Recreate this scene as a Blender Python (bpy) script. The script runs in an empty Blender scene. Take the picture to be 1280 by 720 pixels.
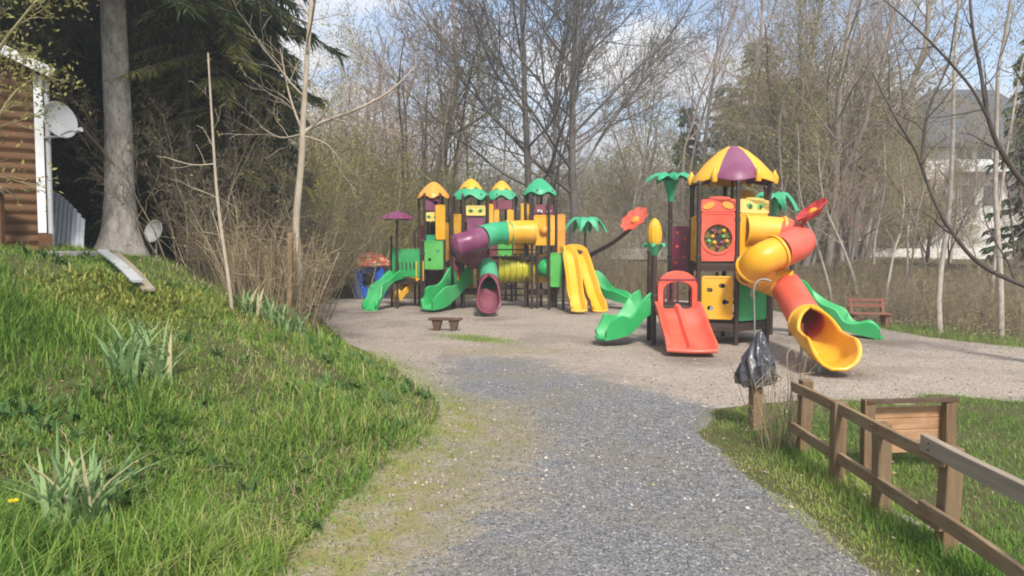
import bpy, bmesh, math, random
import numpy as np
from mathutils import Vector, Matrix
from mathutils.geometry import tessellate_polygon

S = bpy.context.scene
COL = S.collection
R = math.radians
random.seed(7)

# ------------------------------------------------------------------ camera
F_PX, CAM_H, HORIZON = 930.0, 1.8, 310.0
TH = math.atan((360.0 - HORIZON) / F_PX)
cam_d = bpy.data.cameras.new('camera')
cam_d.sensor_width = 36.0
cam_d.lens = 36.0 * F_PX / 1280.0
cam_d.clip_end = 2000.0
cam_d.clip_start = 0.05
cam_d.dof.use_dof = False
cam = bpy.data.objects.new('camera', cam_d)
COL.objects.link(cam)
cam.location = (0, 0, CAM_H)
cam.rotation_euler = (R(90) - TH, 0, 0)
S.camera = cam

# ------------------------------------------------------------------ sky, sun, exposure
SUN_EL, SUN_AZ = 47.0, 168.0          # azimuth clockwise from +Y: behind the camera, a little to its right
world = bpy.data.worlds.new('World')
S.world = world
world.use_nodes = True
S.view_settings.view_transform = 'Standard'
S.view_settings.look = 'None'
S.view_settings.gamma = 1.0
S.view_settings.use_curve_mapping = False
S.view_settings.exposure = 0.95
S.cycles.filter_width = 1.9
S.cycles.max_bounces = 6
S.cycles.diffuse_bounces = 3
S.cycles.transparent_max_bounces = 8
S.cycles.use_denoising = True

sun_d = bpy.data.lights.new('sun', 'SUN')
sun_d.energy = 3.0
sun_d.angle = R(9)
sun_d.color = (1.0, 0.94, 0.85)
sun = bpy.data.objects.new('sun', sun_d)
COL.objects.link(sun)
sx = math.sin(R(SUN_AZ)) * math.cos(R(SUN_EL)); sy = math.cos(R(SUN_AZ)) * math.cos(R(SUN_EL)); sz = math.sin(R(SUN_EL))
sun.rotation_euler = Vector((sx, sy, sz)).to_track_quat('Z', 'Y').to_euler()


class NT:
    """terse node-tree writer"""
    def __init__(s, tree):
        s.t = tree; tree.nodes.clear()
    def n(s, typ, ins=None, **at):
        nd = s.t.nodes.new(typ)
        for k, v in at.items(): setattr(nd, k, v)
        for k, v in (ins or {}).items():
            if isinstance(v, bpy.types.NodeSocket): s.t.links.new(v, nd.inputs[k])
            else: nd.inputs[k].default_value = v
        return nd
    def mix(s, f, a, b, blend='MIX'):
        c = lambda v: v if isinstance(v, bpy.types.NodeSocket) else (tuple(v) + (1,) if len(v) == 3 else v)
        return s.n('ShaderNodeMix', {0: f, 6: c(a), 7: c(b)}, data_type='RGBA', blend_type=blend).outputs[2]
    def math(s, op, a, b=0.0, clamp=False):
        return s.n('ShaderNodeMath', {0: a, 1: b}, operation=op, use_clamp=clamp).outputs[0]
    def noise(s, vec, scale, detail=4.0, rough=0.55, dist=0.0):
        return s.n('ShaderNodeTexNoise', {'Vector': vec, 'Scale': scale, 'Detail': detail, 'Roughness': rough, 'Distortion': dist}).outputs[0]
    def ramp(s, f, stops):
        nd = s.n('ShaderNodeValToRGB', {0: f}); e = nd.color_ramp.elements
        while len(e) < len(stops): e.new(0.5)
        for el, (p, c) in zip(e, stops):
            el.position = p; el.color = tuple(c) + (1,) if len(c) == 3 else c
        return nd.outputs[0]
    def rng(s, f, a, b, c=0.0, d=1.0):
        return s.n('ShaderNodeMapRange', {0: f, 1: a, 2: b, 3: c, 4: d}, interpolation_type='SMOOTHSTEP').outputs[0]


# sky with broken cloud
w = NT(world.node_tree)
sky = w.n('ShaderNodeTexSky', sky_type='NISHITA', sun_disc=False, sun_elevation=R(SUN_EL), sun_rotation=R(SUN_AZ), air_density=1.0, dust_density=1.2)
tc = w.n('ShaderNodeTexCoord')
mp = w.n('ShaderNodeMapping', {'Vector': tc.outputs['Generated'], 'Location': (0.35, 0.1, 0.2), 'Scale': (1.6, 1.6, 3.4)})
c1 = w.noise(mp.outputs[0], 2.2, 9, 0.56, 0.25)
c2 = w.noise(mp.outputs[0], 5.0, 6, 0.6, 0.2)
cm = w.rng(c1, 0.425, 0.545)
ccol = w.ramp(c2, [(0.32, (0.55, 0.60, 0.69)), (0.64, (1.0, 0.99, 0.98))])
b1 = w.n('ShaderNodeBackground', {0: sky.outputs[0], 1: 0.13})
b2 = w.n('ShaderNodeBackground', {0: ccol, 1: 0.68})
ms = w.n('ShaderNodeMixShader', {0: cm, 1: b1.outputs[0], 2: b2.outputs[0]})
w.n('ShaderNodeOutputWorld', {0: ms.outputs[0]})

# ------------------------------------------------------------------ pixel -> place helpers (1280x720 photograph)
CT, ST = math.cos(TH), math.sin(TH)
def ray(px, py):
    a, b = (px - 640.0) / F_PX, (360.0 - py) / F_PX
    return Vector((a, CT + b * ST, -ST + b * CT))
def at(px, py, Y):
    d = ray(px, py)
    return Vector((0, 0, CAM_H)) + d * (Y / d.y)
def flat(px, py, z=0.0):
    d = ray(px, py)
    return Vector((0, 0, CAM_H)) + d * ((z - CAM_H) / d.z)

# ------------------------------------------------------------------ terrain
def table(pix):
    pts = sorted(((flat(px, py).y, flat(px, py).x) for px, py in pix))
    return np.array([p[0] for p in pts]), np.array([p[1] for p in pts])
EDGE_Y, EDGE_X = table([(335, 720), (395, 660), (460, 600), (520, 560), (540, 520), (535, 500), (480, 459), (425, 430), (400, 400), (388, 375), (380, 362)])
EDGE_Y = np.concatenate([[0.0, 1.5], EDGE_Y, [60]]); EDGE_X = np.concatenate([[-1.25, -1.3], EDGE_X, [-11]])
PATH_Y, PATH_X = table([(1100, 720), (1000, 650), (920, 582), (872, 540), (884, 514)])
PATH_Y = np.concatenate([[0.0], PATH_Y, [8.6, 9.2]]); PATH_X = np.concatenate([[2.0], PATH_X, [3.2, 5.0]])
RIGHT_Y, RIGHT_X = np.array([0, 9, 12, 13.6, 16.3, 20, 24, 27, 40]), np.array([14, 12, 10.2, 9.3, 8.3, 8.0, 7.0, 5.0, 3.0])
FAR_Y = 26.5
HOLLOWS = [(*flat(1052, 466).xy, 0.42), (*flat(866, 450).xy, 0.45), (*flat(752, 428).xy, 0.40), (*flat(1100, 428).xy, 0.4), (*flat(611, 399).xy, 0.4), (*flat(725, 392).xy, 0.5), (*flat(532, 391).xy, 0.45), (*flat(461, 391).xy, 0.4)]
def edge(y): return np.interp(y, EDGE_Y, EDGE_X)
def vnoise(x, y):
    return (np.sin(x * 1.3 + 1.7 * np.sin(y * 0.7)) + np.sin(y * 1.9 + 1.3 * np.sin(x * 0.9 + 2)) + 0.6 * np.sin(x * 3.1 + y * 2.3)) / 2.6
def terrain(x, y):
    x = np.asarray(x, float); y = np.asarray(y, float)
    s = edge(y) - x
    rise = (0.33 + 0.17 * np.clip((y - 5.0) / 5.0, 0, 1)) * (np.log1p(np.exp(np.clip(s * 4.0, -40, 40))) / 4.0)
    top = 1.80
    bank = -np.log(np.exp(-rise * 4) + math.exp(-top * 4)) / 4.0 + math.log(1 + math.exp(-top * 4)) / 4
    for hx_, hy_, hr_ in HOLLOWS: bank = bank - 0.055 * np.exp(-((x - hx_) ** 2 + (y - hy_) ** 2) / hr_ ** 2) + 0.02 * np.exp(-((np.hypot(x - hx_, y - hy_) - 1.7 * hr_) / (0.4 * hr_)) ** 2)
    bank = np.where(s < -1.5, np.where(bank * bank < 0.0064, bank, 0.0), bank)
    bank = bank * (1 + 0.05 * vnoise(x * 1.7, y * 1.7)) + np.clip(s, 0, 1) * 0.035 * vnoise(x * 3.0, y * 3.0)
    d = np.maximum(np.maximum(x - np.interp(y, RIGHT_Y, RIGHT_X), y - FAR_Y), 0)
    d = np.where(x < edge(y), np.maximum(y - FAR_Y, 0), d)
    t = np.clip(d / 9.0, 0, 1); back = 1.25 * t * t * (3 - 2 * t)
    u = np.clip((np.hypot(x, y) - 55) / 160.0, 0, 1); hill = 13.0 * u * u * (3 - 2 * u)
    t2 = np.clip(-s / 1.0, 0, 1)
    soft = 0.012 * vnoise(x * 0.9, y * 0.9) * t2
    return np.maximum(bank, back) + hill + soft
def tz(x, y): return float(terrain(x, y))
def G(px, py):
    """where the ray through a pixel meets the terrain"""
    d = ray(px, py); t = 1.5
    for _ in range(6000):
        p = Vector((0, 0, CAM_H)) + d * t
        if p.z <= tz(p.x, p.y): return Vector((p.x, p.y, tz(p.x, p.y)))
        t += 0.02
    return p
def on(px, Y):
    """a point on the terrain at depth Y under image column px"""
    x = (px - 640.0) / F_PX * Y / CT
    return Vector((x, Y, tz(x, Y)))

# ------------------------------------------------------------------ mesh builder
def rot_frame(d, up=Vector((0, 0, 1))):
    d = d.normalized()
    if abs(d.dot(up)) > 0.98: up = Vector((0, 1, 0)) if abs(d.y) < 0.9 else Vector((1, 0, 0))
    s = d.cross(up).normalized(); u = s.cross(d).normalized()
    return s, u
def world_loc(o):
    v = Vector((0, 0, 0))
    while o is not None: v += o.location; o = o.parent
    return v
def spline(pts, n):
    """Catmull-Rom through points, n samples per span; works for Vectors of any size"""
    P = [Vector(p) for p in pts]; out = []
    for i in range(len(P) - 1):
        a, b, c, d = P[max(i - 1, 0)], P[i], P[i + 1], P[min(i + 2, len(P) - 1)]
        for k in range(n):
            t = k / n
            out.append(0.5 * ((2 * b) + (c - a) * t + (2 * a - 5 * b + 4 * c - d) * t * t + (3 * b - 3 * c + d - a) * t ** 3))
    out.append(P[-1]); return out

class MB:
    def __init__(s): s.v, s.f, s.m = [], [], []
    def add(s, vs, fs, mi=0):
        o = len(s.v); s.v += [Vector(v) for v in vs]; s.f += [tuple(i + o for i in f) for f in fs]; s.m += [mi] * len(fs); return s
    def box(s, c, size, rz=0.0, M=None, mi=0):
        c = Vector(c); x, y, z = (k / 2 for k in size)
        M = M or Matrix.Rotation(rz, 3, 'Z')
        vs = [c + M @ Vector((a * x, b * y, d * z)) for d in (-1, 1) for a, b in ((-1, -1), (1, -1), (1, 1), (-1, 1))]
        return s.add(vs, [(3, 2, 1, 0), (4, 5, 6, 7), (0, 1, 5, 4), (1, 2, 6, 5), (2, 3, 7, 6), (3, 0, 4, 7)], mi)
    def beam(s, a, b, w, h, mi=0, up=Vector((0, 0, 1))):
        a, b = Vector(a), Vector(b); d = b - a; sd, u = rot_frame(d, up)
        M = Matrix((sd, d.normalized(), u)).transposed()
        return s.box((a + b) / 2, (w, d.length, h), M=M, mi=mi)
    def tube(s, pts, rad, n=10, caps=True, mi=0, up=Vector((0, 0, 1))):
        pts = [Vector(p) for p in pts]
        if not hasattr(rad, '__len__'): rad = [rad] * len(pts)
        vs = []; last = None
        for i, p in enumerate(pts):
            d = pts[min(i + 1, len(pts) - 1)] - pts[max(i - 1, 0)]
            if last is None: sd, u = rot_frame(d, up)
            else:
                d = d.normalized(); sd = last - d * last.dot(d)
                sd = sd.normalized() if sd.length > 1e-6 else rot_frame(d)[0]; u = sd.cross(d).normalized()
            last = sd
            vs += [p + (sd * math.cos(2 * math.pi * k / n) + u * math.sin(2 * math.pi * k / n)) * rad[i] for k in range(n)]
        fs = [(i * n + k, i * n + (k + 1) % n, (i + 1) * n + (k + 1) % n, (i + 1) * n + k) for i in range(len(pts) - 1) for k in range(n)]
        if caps: fs += [tuple(range(n - 1, -1, -1)), tuple((len(pts) - 1) * n + k for k in range(n))]
        return s.add(vs, fs, mi)
    def pipe(s, pts, ro, ri, n=20, mi=0):
        """hollow tube with wall thickness"""
        pts = [Vector(p) for p in pts]; ro = ro if hasattr(ro, '__len__') else [ro] * len(pts)
        th = (ro[0] - ri)
        vs = []; last = None; m = 2 * n
        for i, p in enumerate(pts):
            d = (pts[min(i + 1, len(pts) - 1)] - pts[max(i - 1, 0)]).normalized()
            if last is None: sd, u = rot_frame(d)
            else: sd = (last - d * last.dot(d)).normalized(); u = sd.cross(d).normalized()
            last = sd
            for r in (ro[i], ro[i] - th):
                vs += [p + (sd * math.cos(2 * math.pi * k / n) + u * math.sin(2 * math.pi * k / n)) * r for k in range(n)]
        fs = []
        for i in range(len(pts) - 1):
            for k in range(n):
                k2 = (k + 1) % n
                fs.append((i * m + k, i * m + k2, (i + 1) * m + k2, (i + 1) * m + k))
                fs.append((i * m + n + k2, i * m + n + k, (i + 1) * m + n + k, (i + 1) * m + n + k2))
        L = (len(pts) - 1) * m
        for k in range(n):
            k2 = (k + 1) % n
            fs += [(k2, k, n + k, n + k2), (L + k, L + k2, L + n + k2, L + n + k)]
        return s.add(vs, fs, mi)
    def lathe(s, prof, c, n=24, mi=None, axis=None, wob=None):
        """prof: (radius, height); mi: callable sector->material index; wob: callable(angle, level)->(radius factor, dz)"""
        c = Vector(c); vs = []
        A = Vector((0, 0, 1)) if axis is None else Vector(axis).normalized()
        sx_, ux_ = (Vector((1, 0, 0)), Vector((0, 1, 0))) if axis is None else rot_frame(A)
        for j, (r, z) in enumerate(prof):
            for k in range(n):
                a = 2 * math.pi * k / n; q, dz = wob(a, j) if wob else (1, 0)
                vs.append(c + (sx_ * math.cos(a) + ux_ * math.sin(a)) * (r * q) + A * (z + dz))
        for j in range(len(prof) - 1):
            for k in range(n):
                s.add([], [])
        o = len(s.v); s.v += vs
        for j in range(len(prof) - 1):
            for k in range(n):
                k2 = (k + 1) % n
                s.f.append((o + j * n + k, o + j * n + k2, o + (j + 1) * n + k2, o + (j + 1) * n + k)); s.m.append(mi(k) if mi else 0)
        s.f.append(tuple(o + k for k in range(n - 1, -1, -1))); s.m.append(0)
        s.f.append(tuple(o + (len(prof) - 1) * n + k for k in range(n))); s.m.append(0)
        return s
    def plate(s, outline, holes, th, O, U, V, mi=0):
        """flat plate with holes: outline/holes are 2-D loops in the frame O + u*U + v*V; thickness th along the normal, centred"""
        O, U, V = Vector(O), Vector(U), Vector(V); Nn = U.cross(V).normalized()
        loops = [outline] + list(holes)
        tris = tessellate_polygon([[Vector((a, b, 0)) for a, b in lp] for lp in loops])
        flatp = [q for lp in loops for q in lp]; n = len(flatp)
        vs = [O + U * a + V * b + Nn * (th / 2) for a, b in flatp] + [O + U * a + V * b - Nn * (th / 2) for a, b in flatp]
        fs = [tuple(t) for t in tris] + [tuple(i + n for i in reversed(t)) for t in tris]
        st = 0
        for lp in loops:
            k = len(lp)
            fs += [(st + i, st + (i + 1) % k, st + (i + 1) % k + n, st + i + n) for i in range(k)]
            st += k
        return s.add(vs, fs, mi)
    def sweep(s, path, prof, up=Vector((0, 0, 1)), mi=0, flat_up=False):
        """closed 2-D profile (side, up) swept along a path; prof may be a function of the index"""
        path = [Vector(p) for p in path]; vs = []; n = None
        for i, p in enumerate(path):
            d = path[min(i + 1, len(path) - 1)] - path[max(i - 1, 0)]
            sd, u = rot_frame(d, up)
            pr = prof(i / (len(path) - 1)) if callable(prof) else prof
            n = len(pr); vs += [p + sd * a + u * b for a, b in pr]
        fs = [(i * n + k, i * n + (k + 1) % n, (i + 1) * n + (k + 1) % n, (i + 1) * n + k) for i in range(len(path) - 1) for k in range(n)]
        t0 = [tuple(t) for t in tessellate_polygon([[Vector((a, b, 0)) for a, b in (prof(0) if callable(prof) else prof)]])]
        fs += t0 + [tuple(i + (len(path) - 1) * n for i in t) for t in t0]
        return s.add(vs, fs, mi)
    def build(s, name, mats, parent=None, origin=None, bevel=0.0, smooth=40, label=None, solid=True, base=False):
        me = bpy.data.meshes.new(name)
        loc = Vector(origin) if origin is not None else Vector((0, 0, 0))
        if parent is None and origin is None:
            lo = [min(v[i] for v in s.v) for i in range(3)]; hi = [max(v[i] for v in s.v) for i in range(3)]
            loc = Vector(((lo[0] + hi[0]) / 2, (lo[1] + hi[1]) / 2, lo[2]))
        off = loc if parent is None else world_loc(parent)
        me.from_pydata([v - off for v in s.v], [], s.f)
        if solid:
            bm = bmesh.new(); bm.from_mesh(me); bmesh.ops.recalc_face_normals(bm, faces=bm.faces); bm.to_mesh(me); bm.free()
        for mt in (mats if isinstance(mats, (list, tuple)) else [mats]): me.materials.append(mt)
        if isinstance(mats, (list, tuple)) and len(mats) > 1: me.polygons.foreach_set('material_index', s.m)
        if smooth:
            me.polygons.foreach_set('use_smooth', [True] * len(me.polygons)); me.set_sharp_from_angle(angle=R(smooth))
        me.update()
        o = bpy.data.objects.new(name, me); COL.objects.link(o)
        if parent is not None: o.parent = parent
        else: o.location = loc
        if bevel:
            b = o.modifiers.new('bevel', 'BEVEL'); b.width = bevel; b.segments = 2; b.limit_method = 'ANGLE'; b.angle_limit = R(50)
        if label: o['label'] = label
        return o

def np_obj(name, V, Q, mats, parent=None, loc=(0, 0, 0), tint=None, smooth=True):
    """mesh object from numpy quads; tint = one value per vertex stored in the attribute 'tint'"""
    me = bpy.data.meshes.new(name)
    V = np.asarray(V, np.float32) - np.array(loc, np.float32); Q = np.asarray(Q, np.int32)
    me.vertices.add(len(V)); me.vertices.foreach_set('co', V.ravel())
    me.loops.add(Q.size); me.loops.foreach_set('vertex_index', Q.ravel())
    me.polygons.add(len(Q)); k = Q.shape[1]
    me.polygons.foreach_set('loop_start', np.arange(len(Q), dtype=np.int32) * k)
    if smooth: me.polygons.foreach_set('use_smooth', np.ones(len(Q), bool))
    if tint is not None:
        a = me.attributes.new('tint', 'FLOAT', 'POINT'); a.data.foreach_set('value', np.asarray(tint, np.float32))
    me.update(calc_edges=True); me.validate()
    me.materials.append(mats)
    o = bpy.data.objects.new(name, me); COL.objects.link(o)
    if parent is not None: o.parent = parent
    else: o.location = loc
    return o

def empty(name, loc, rz=0.0):
    o = bpy.data.objects.new(name, None); COL.objects.link(o); o.location = loc; o.rotation_euler = (0, 0, rz)
    o.empty_display_size = 0.2; return o
def tag(o, label=None, cat=None, group=None, kind=None):
    if label: o['label'] = label
    if cat: o['category'] = cat
    if group: o['group'] = group
    if kind: o['kind'] = kind
    return o
def thing(name, label, cat, loc, group=None, rz=0.0): return tag(empty(name, loc, rz), label, cat, group)
def copy_tree(o, parent=None):
    c = o.copy(); COL.objects.link(c); c.parent = parent
    for ch in list(o.children): copy_tree(ch, c)
    return c

# ------------------------------------------------------------------ materials
MATS = {}
def material(name):
    m = bpy.data.materials.new(name); m.use_nodes = True; MATS[name] = m
    return m, NT(m.node_tree)
def simple(name, col, rough=0.5, var=0.12, scale=6.0, bump=0.0, bscale=60.0, spec=0.5, metal=0.0, stretch=(1, 1, 1), dirt=None, coat=0.0):
    m, t = material(name)
    tcn = t.n('ShaderNodeTexCoord'); mpn = t.n('ShaderNodeMapping', {'Vector': tcn.outputs['Object'], 'Scale': stretch})
    nz = t.noise(mpn.outputs[0], scale, 5, 0.6)
    dark = tuple(c * (1 - var * 1.6) for c in col); lite = tuple(min(1, c * (1 + var)) for c in col)
    c = t.ramp(nz, [(0.28, dark), (0.72, lite)])
    if dirt:
        d = t.rng(t.noise(mpn.outputs[0], scale * 0.45, 7, 0.7), 0.52, 0.72, 0, dirt[1]); c = t.mix(d, c, dirt[0])
    ins = {'Base Color': c, 'Roughness': t.rng(nz, 0.2, 0.8, rough - 0.08, rough + 0.12), 'Specular IOR Level': spec, 'Metallic': metal, 'Coat Weight': coat}
    if bump:
        b = t.n('ShaderNodeBump', {'Height': t.noise(mpn.outputs[0], bscale, 5, 0.6), 'Strength': bump, 'Distance': 0.02}); ins['Normal'] = b.outputs[0]
    p = t.n('ShaderNodeBsdfPrincipled', ins)
    t.n('ShaderNodeOutputMaterial', {0: p.outputs[0]}); return m
def plastic(name, col): 
    m, t = material(name); ob = t.n('ShaderNodeTexCoord').outputs['Object']; L = sum(col) / 3
    fade = t.rng(t.noise(ob, 1.4, 3, 0.5), 0.35, 0.7); c = t.mix(fade, tuple(x * 0.88 for x in col), tuple(min(0.9, x * 0.92 + 0.05) for x in col))
    st = t.n('ShaderNodeMapping', {'Vector': ob, 'Scale': (9, 9, 1.2)}); streak = t.rng(t.noise(st.outputs[0], 2.2, 6, 0.7), 0.52, 0.75, 0, 0.45)
    c = t.mix(streak, c, tuple(x * 0.45 + 0.06 for x in col)); sc = t.rng(t.noise(ob, 26, 6, 0.75, 1.5), 0.58, 0.70, 0, 0.5); c = t.mix(sc, c, tuple(x * 0.6 + 0.13 for x in col))
    rg_ = t.math('ADD', t.math('MULTIPLY', fade, 0.22), t.math('ADD', t.math('MULTIPLY', streak, 0.35), 0.34), clamp=True)
    bp = t.n('ShaderNodeBump', {'Height': t.noise(ob, 60, 4, 0.6), 'Strength': 0.06, 'Distance': 0.02})
    t.n('ShaderNodeOutputMaterial', {0: t.n('ShaderNodeBsdfPrincipled', {'Base Color': c, 'Roughness': rg_, 'Specular IOR Level': 0.4, 'Normal': bp.outputs[0]}).outputs[0]}); return m

YELLOW = plastic('yellow_plastic', (0.84, 0.425, 0.010)); RED = plastic('coral_red_plastic', (0.78, 0.105, 0.055)); DEEPRED = plastic('deep_red_plastic', (0.55, 0.03, 0.03))
GREEN = plastic('green_plastic', (0.025, 0.40, 0.11)); LIME = plastic('lime_green_plastic', (0.09, 0.46, 0.08)); TEAL = plastic('sea_green_plastic', (0.03, 0.39, 0.18))
PURPLE = plastic('purple_plastic', (0.20, 0.035, 0.11)); MAROON = plastic('maroon_plastic', (0.20, 0.03, 0.06)); PALEYELLOW = plastic('pale_yellow_plastic', (0.78, 0.62, 0.16))
ORANGE = plastic('orange_plastic', (0.80, 0.34, 0.03)); BLUE = plastic('blue_plastic', (0.015, 0.12, 0.60)); BLACKISH = plastic('dark_grey_plastic', (0.03, 0.03, 0.035))
POST = simple('dark_brown_painted_steel', (0.045, 0.026, 0.02), 0.45, 0.15, 5, 0.05, 80, dirt=((0.11, 0.09, 0.07), 0.4))
DECK = simple('brown_coated_deck', (0.06, 0.04, 0.03), 0.7, 0.15, 8)
GALV = simple('galvanised_steel', (0.45, 0.46, 0.47), 0.4, 0.12, 14, metal=0.7)
WHITE = simple('white_painted_trim', (0.72, 0.73, 0.74), 0.5, 0.06, 5, dirt=((0.42, 0.43, 0.40), 0.6))
GREYPL = simple('grey_white_plastic', (0.42, 0.43, 0.44), 0.5, 0.07, 5, dirt=((0.3, 0.31, 0.28), 0.5))

def wood(name, a, b, axis=1, scale=9.0, bump=0.35, grey=None):
    """weathered timber with grain running along one axis"""
    m, t = material(name); st = [14.0, 14.0, 14.0]; st[axis] = 0.9
    tcn = t.n('ShaderNodeTexCoord'); mpn = t.n('ShaderNodeMapping', {'Vector': tcn.outputs['Object'], 'Scale': tuple(st)})
    oi = t.n('ShaderNodeObjectInfo')
    vec = t.n('ShaderNodeVectorMath', {0: mpn.outputs[0], 1: oi.outputs['Random']}, operation='ADD').outputs[0]
    g = t.noise(vec, scale / 4, 7, 0.68, 0.4); big = t.noise(tcn.outputs['Object'], 3.5, 4, 0.6)
    c = t.ramp(g, [(0.3, a), (0.7, b)])
    c = t.mix(t.rng(big, 0.4, 0.75, 0, 0.55), c, grey or tuple(0.6 * x + 0.05 for x in b))
    bp = t.n('ShaderNodeBump', {'Height': g, 'Strength': bump, 'Distance': 0.01})
    p = t.n('ShaderNodeBsdfPrincipled', {'Base Color': c, 'Roughness': 0.82, 'Specular IOR Level': 0.25, 'Normal': bp.outputs[0]})
    t.n('ShaderNodeOutputMaterial', {0: p.outputs[0]}); return m
W_POST = wood('weathered_brown_post', (0.11, 0.068, 0.038), (0.25, 0.16, 0.09), 2, grey=(0.21, 0.17, 0.105))
W_RAIL = wood('weathered_brown_rail', (0.14, 0.09, 0.05), (0.31, 0.21, 0.12), 1, grey=(0.26, 0.21, 0.13))
W_PALE = wood('silvered_grey_rail', (0.22, 0.18, 0.135), (0.36, 0.305, 0.235), 1, grey=(0.27, 0.235, 0.165))
W_ORANGE = wood('orange_brown_board', (0.30, 0.15, 0.075), (0.50, 0.30, 0.165), 0, grey=(0.48, 0.35, 0.23))
W_RED = wood('red_stained_timber', (0.17, 0.07, 0.045), (0.27, 0.125, 0.085), 0)
W_DARK = wood('dark_stained_timber', (0.07, 0.04, 0.025), (0.13, 0.08, 0.05), 0)
LOG = wood('log_cladding', (0.085, 0.042, 0.022), (0.16, 0.082, 0.04), 0, grey=(0.12, 0.072, 0.042))

def bark(name, a, b, scale=9.0, bump=0.6, speck=0.0):
    m, t = material(name)
    tcn = t.n('ShaderNodeTexCoord'); mpn = t.n('ShaderNodeMapping', {'Vector': tcn.outputs['Object'], 'Scale': (1, 1, 0.45)})
    g = t.noise(mpn.outputs[0], scale, 8, 0.7, 0.3); k = t.noise(tcn.outputs['Object'], 1.3, 3, 0.5)
    c = t.ramp(g, [(0.3, a), (0.68, b)]); c = t.mix(t.rng(k, 0.4, 0.7, 0, 0.35), c, tuple(x * 0.55 for x in a))
    if speck: c = t.mix(t.rng(t.noise(mpn.outputs[0], scale * 2.6, 5, 0.7, 0.8), 0.54, 0.66, 0, speck), c, tuple(x * 0.5 for x in a))
    ins = {'Base Color': c, 'Roughness': 0.9, 'Specular IOR Level': 0.15}
    if bump: ins['Normal'] = t.n('ShaderNodeBump', {'Height': g, 'Strength': bump, 'Distance': 0.03}).outputs[0]
    p = t.n('ShaderNodeBsdfPrincipled', ins); t.n('ShaderNodeOutputMaterial', {0: p.outputs[0]}); return m
B_SPRUCE = bark('spruce_bark', (0.16, 0.14, 0.125), (0.50, 0.46, 0.42), 8, 1.0, 0.75)
B_GREY = bark('grey_bark', (0.22, 0.19, 0.165), (0.40, 0.355, 0.31), 8, 0)
B_DARK = bark('dark_bark', (0.055, 0.045, 0.04), (0.12, 0.10, 0.085), 8, 0)
B_PALE = bark('pale_bark', (0.30, 0.25, 0.19), (0.50, 0.43, 0.34), 10, 0.3)
B_BIRCH = bark('birch_bark', (0.26, 0.22, 0.18), (0.54, 0.49, 0.42), 14, 0.2)
B_TWIG = bark('brown_twigs', (0.25, 0.205, 0.165), (0.42, 0.35, 0.285), 3, 0)
B_TWIGRED = bark('reddish_twigs', (0.29, 0.21, 0.175), (0.44, 0.33, 0.275), 3, 0)
B_OLIVE = bark('olive_twigs', (0.22, 0.19, 0.10), (0.38, 0.33, 0.18), 3, 0)

def leafy(name, stops, trans=0.35, patch=None):
    """leaves and blades: colour from the per-blade 'tint' value, light passing through"""
    m, t = material(name)
    at_ = t.n('ShaderNodeAttribute', attribute_name='tint'); f = at_.outputs['Fac']
    if patch:
        g = t.n('ShaderNodeNewGeometry'); pn = t.noise(g.outputs['Position'], patch[0], 4, 0.6)
        f = t.math('ADD', f, t.math('MULTIPLY', t.math('SUBTRACT', pn, 0.5), patch[1]), clamp=True)
    c = t.ramp(f, stops)
    d = t.n('ShaderNodeBsdfPrincipled', {'Base Color': c, 'Roughness': 0.6, 'Specular IOR Level': 0.25})
    tr = t.n('ShaderNodeBsdfTranslucent', {0: c}); mx = t.n('ShaderNodeMixShader', {0: trans, 1: d.outputs[0], 2: tr.outputs[0]})
    t.n('ShaderNodeOutputMaterial', {0: mx.outputs[0]}); return m
GRASS = leafy('spring_grass', [(0.0, (0.065, 0.145, 0.025)), (0.35, (0.14, 0.27, 0.042)), (0.62, (0.25, 0.37, 0.065)), (0.8, (0.37, 0.38, 0.11)), (1.0, (0.54, 0.46, 0.26))], 0.35, (0.9, 0.55))
IRIS = leafy('iris_leaves', [(0.0, (0.11, 0.19, 0.075)), (0.55, (0.22, 0.34, 0.14)), (0.85, (0.36, 0.45, 0.21)), (1.0, (0.48, 0.42, 0.24))], 0.3)
COVER = leafy('yellow_green_leaves', [(0.0, (0.08, 0.14, 0.03)), (0.5, (0.24, 0.28, 0.05)), (1.0, (0.40, 0.38, 0.10))], 0.35)
BUDS = leafy('young_olive_leaves', [(0.0, (0.16, 0.16, 0.045)), (0.5, (0.27, 0.26, 0.08)), (1.0, (0.40, 0.36, 0.14))], 0.4)
NEEDLE = leafy('dark_spruce_needles', [(0.0, (0.018, 0.034, 0.016)), (0.5, (0.04, 0.066, 0.026)), (0.85, (0.09, 0.115, 0.04)), (1.0, (0.19, 0.19, 0.07))], 0.15)
NEEDLE2 = leafy('olive_conifer_needles', [(0.0, (0.08, 0.09, 0.025)), (0.5, (0.19, 0.20, 0.055)), (1.0, (0.34, 0.32, 0.11))], 0.25)
STRAW = leafy('dry_stalks', [(0.0, (0.16, 0.11, 0.07)), (0.5, (0.33, 0.25, 0.15)), (1.0, (0.50, 0.41, 0.27))], 0.15)
BRUSH = leafy('brown_brush', [(0.0, (0.14, 0.11, 0.075)), (0.4, (0.25, 0.20, 0.13)), (0.7, (0.36, 0.29, 0.18)), (0.88, (0.33, 0.31, 0.12)), (1.0, (0.48, 0.41, 0.27))], 0.1, (0.25, 0.5))
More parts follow.
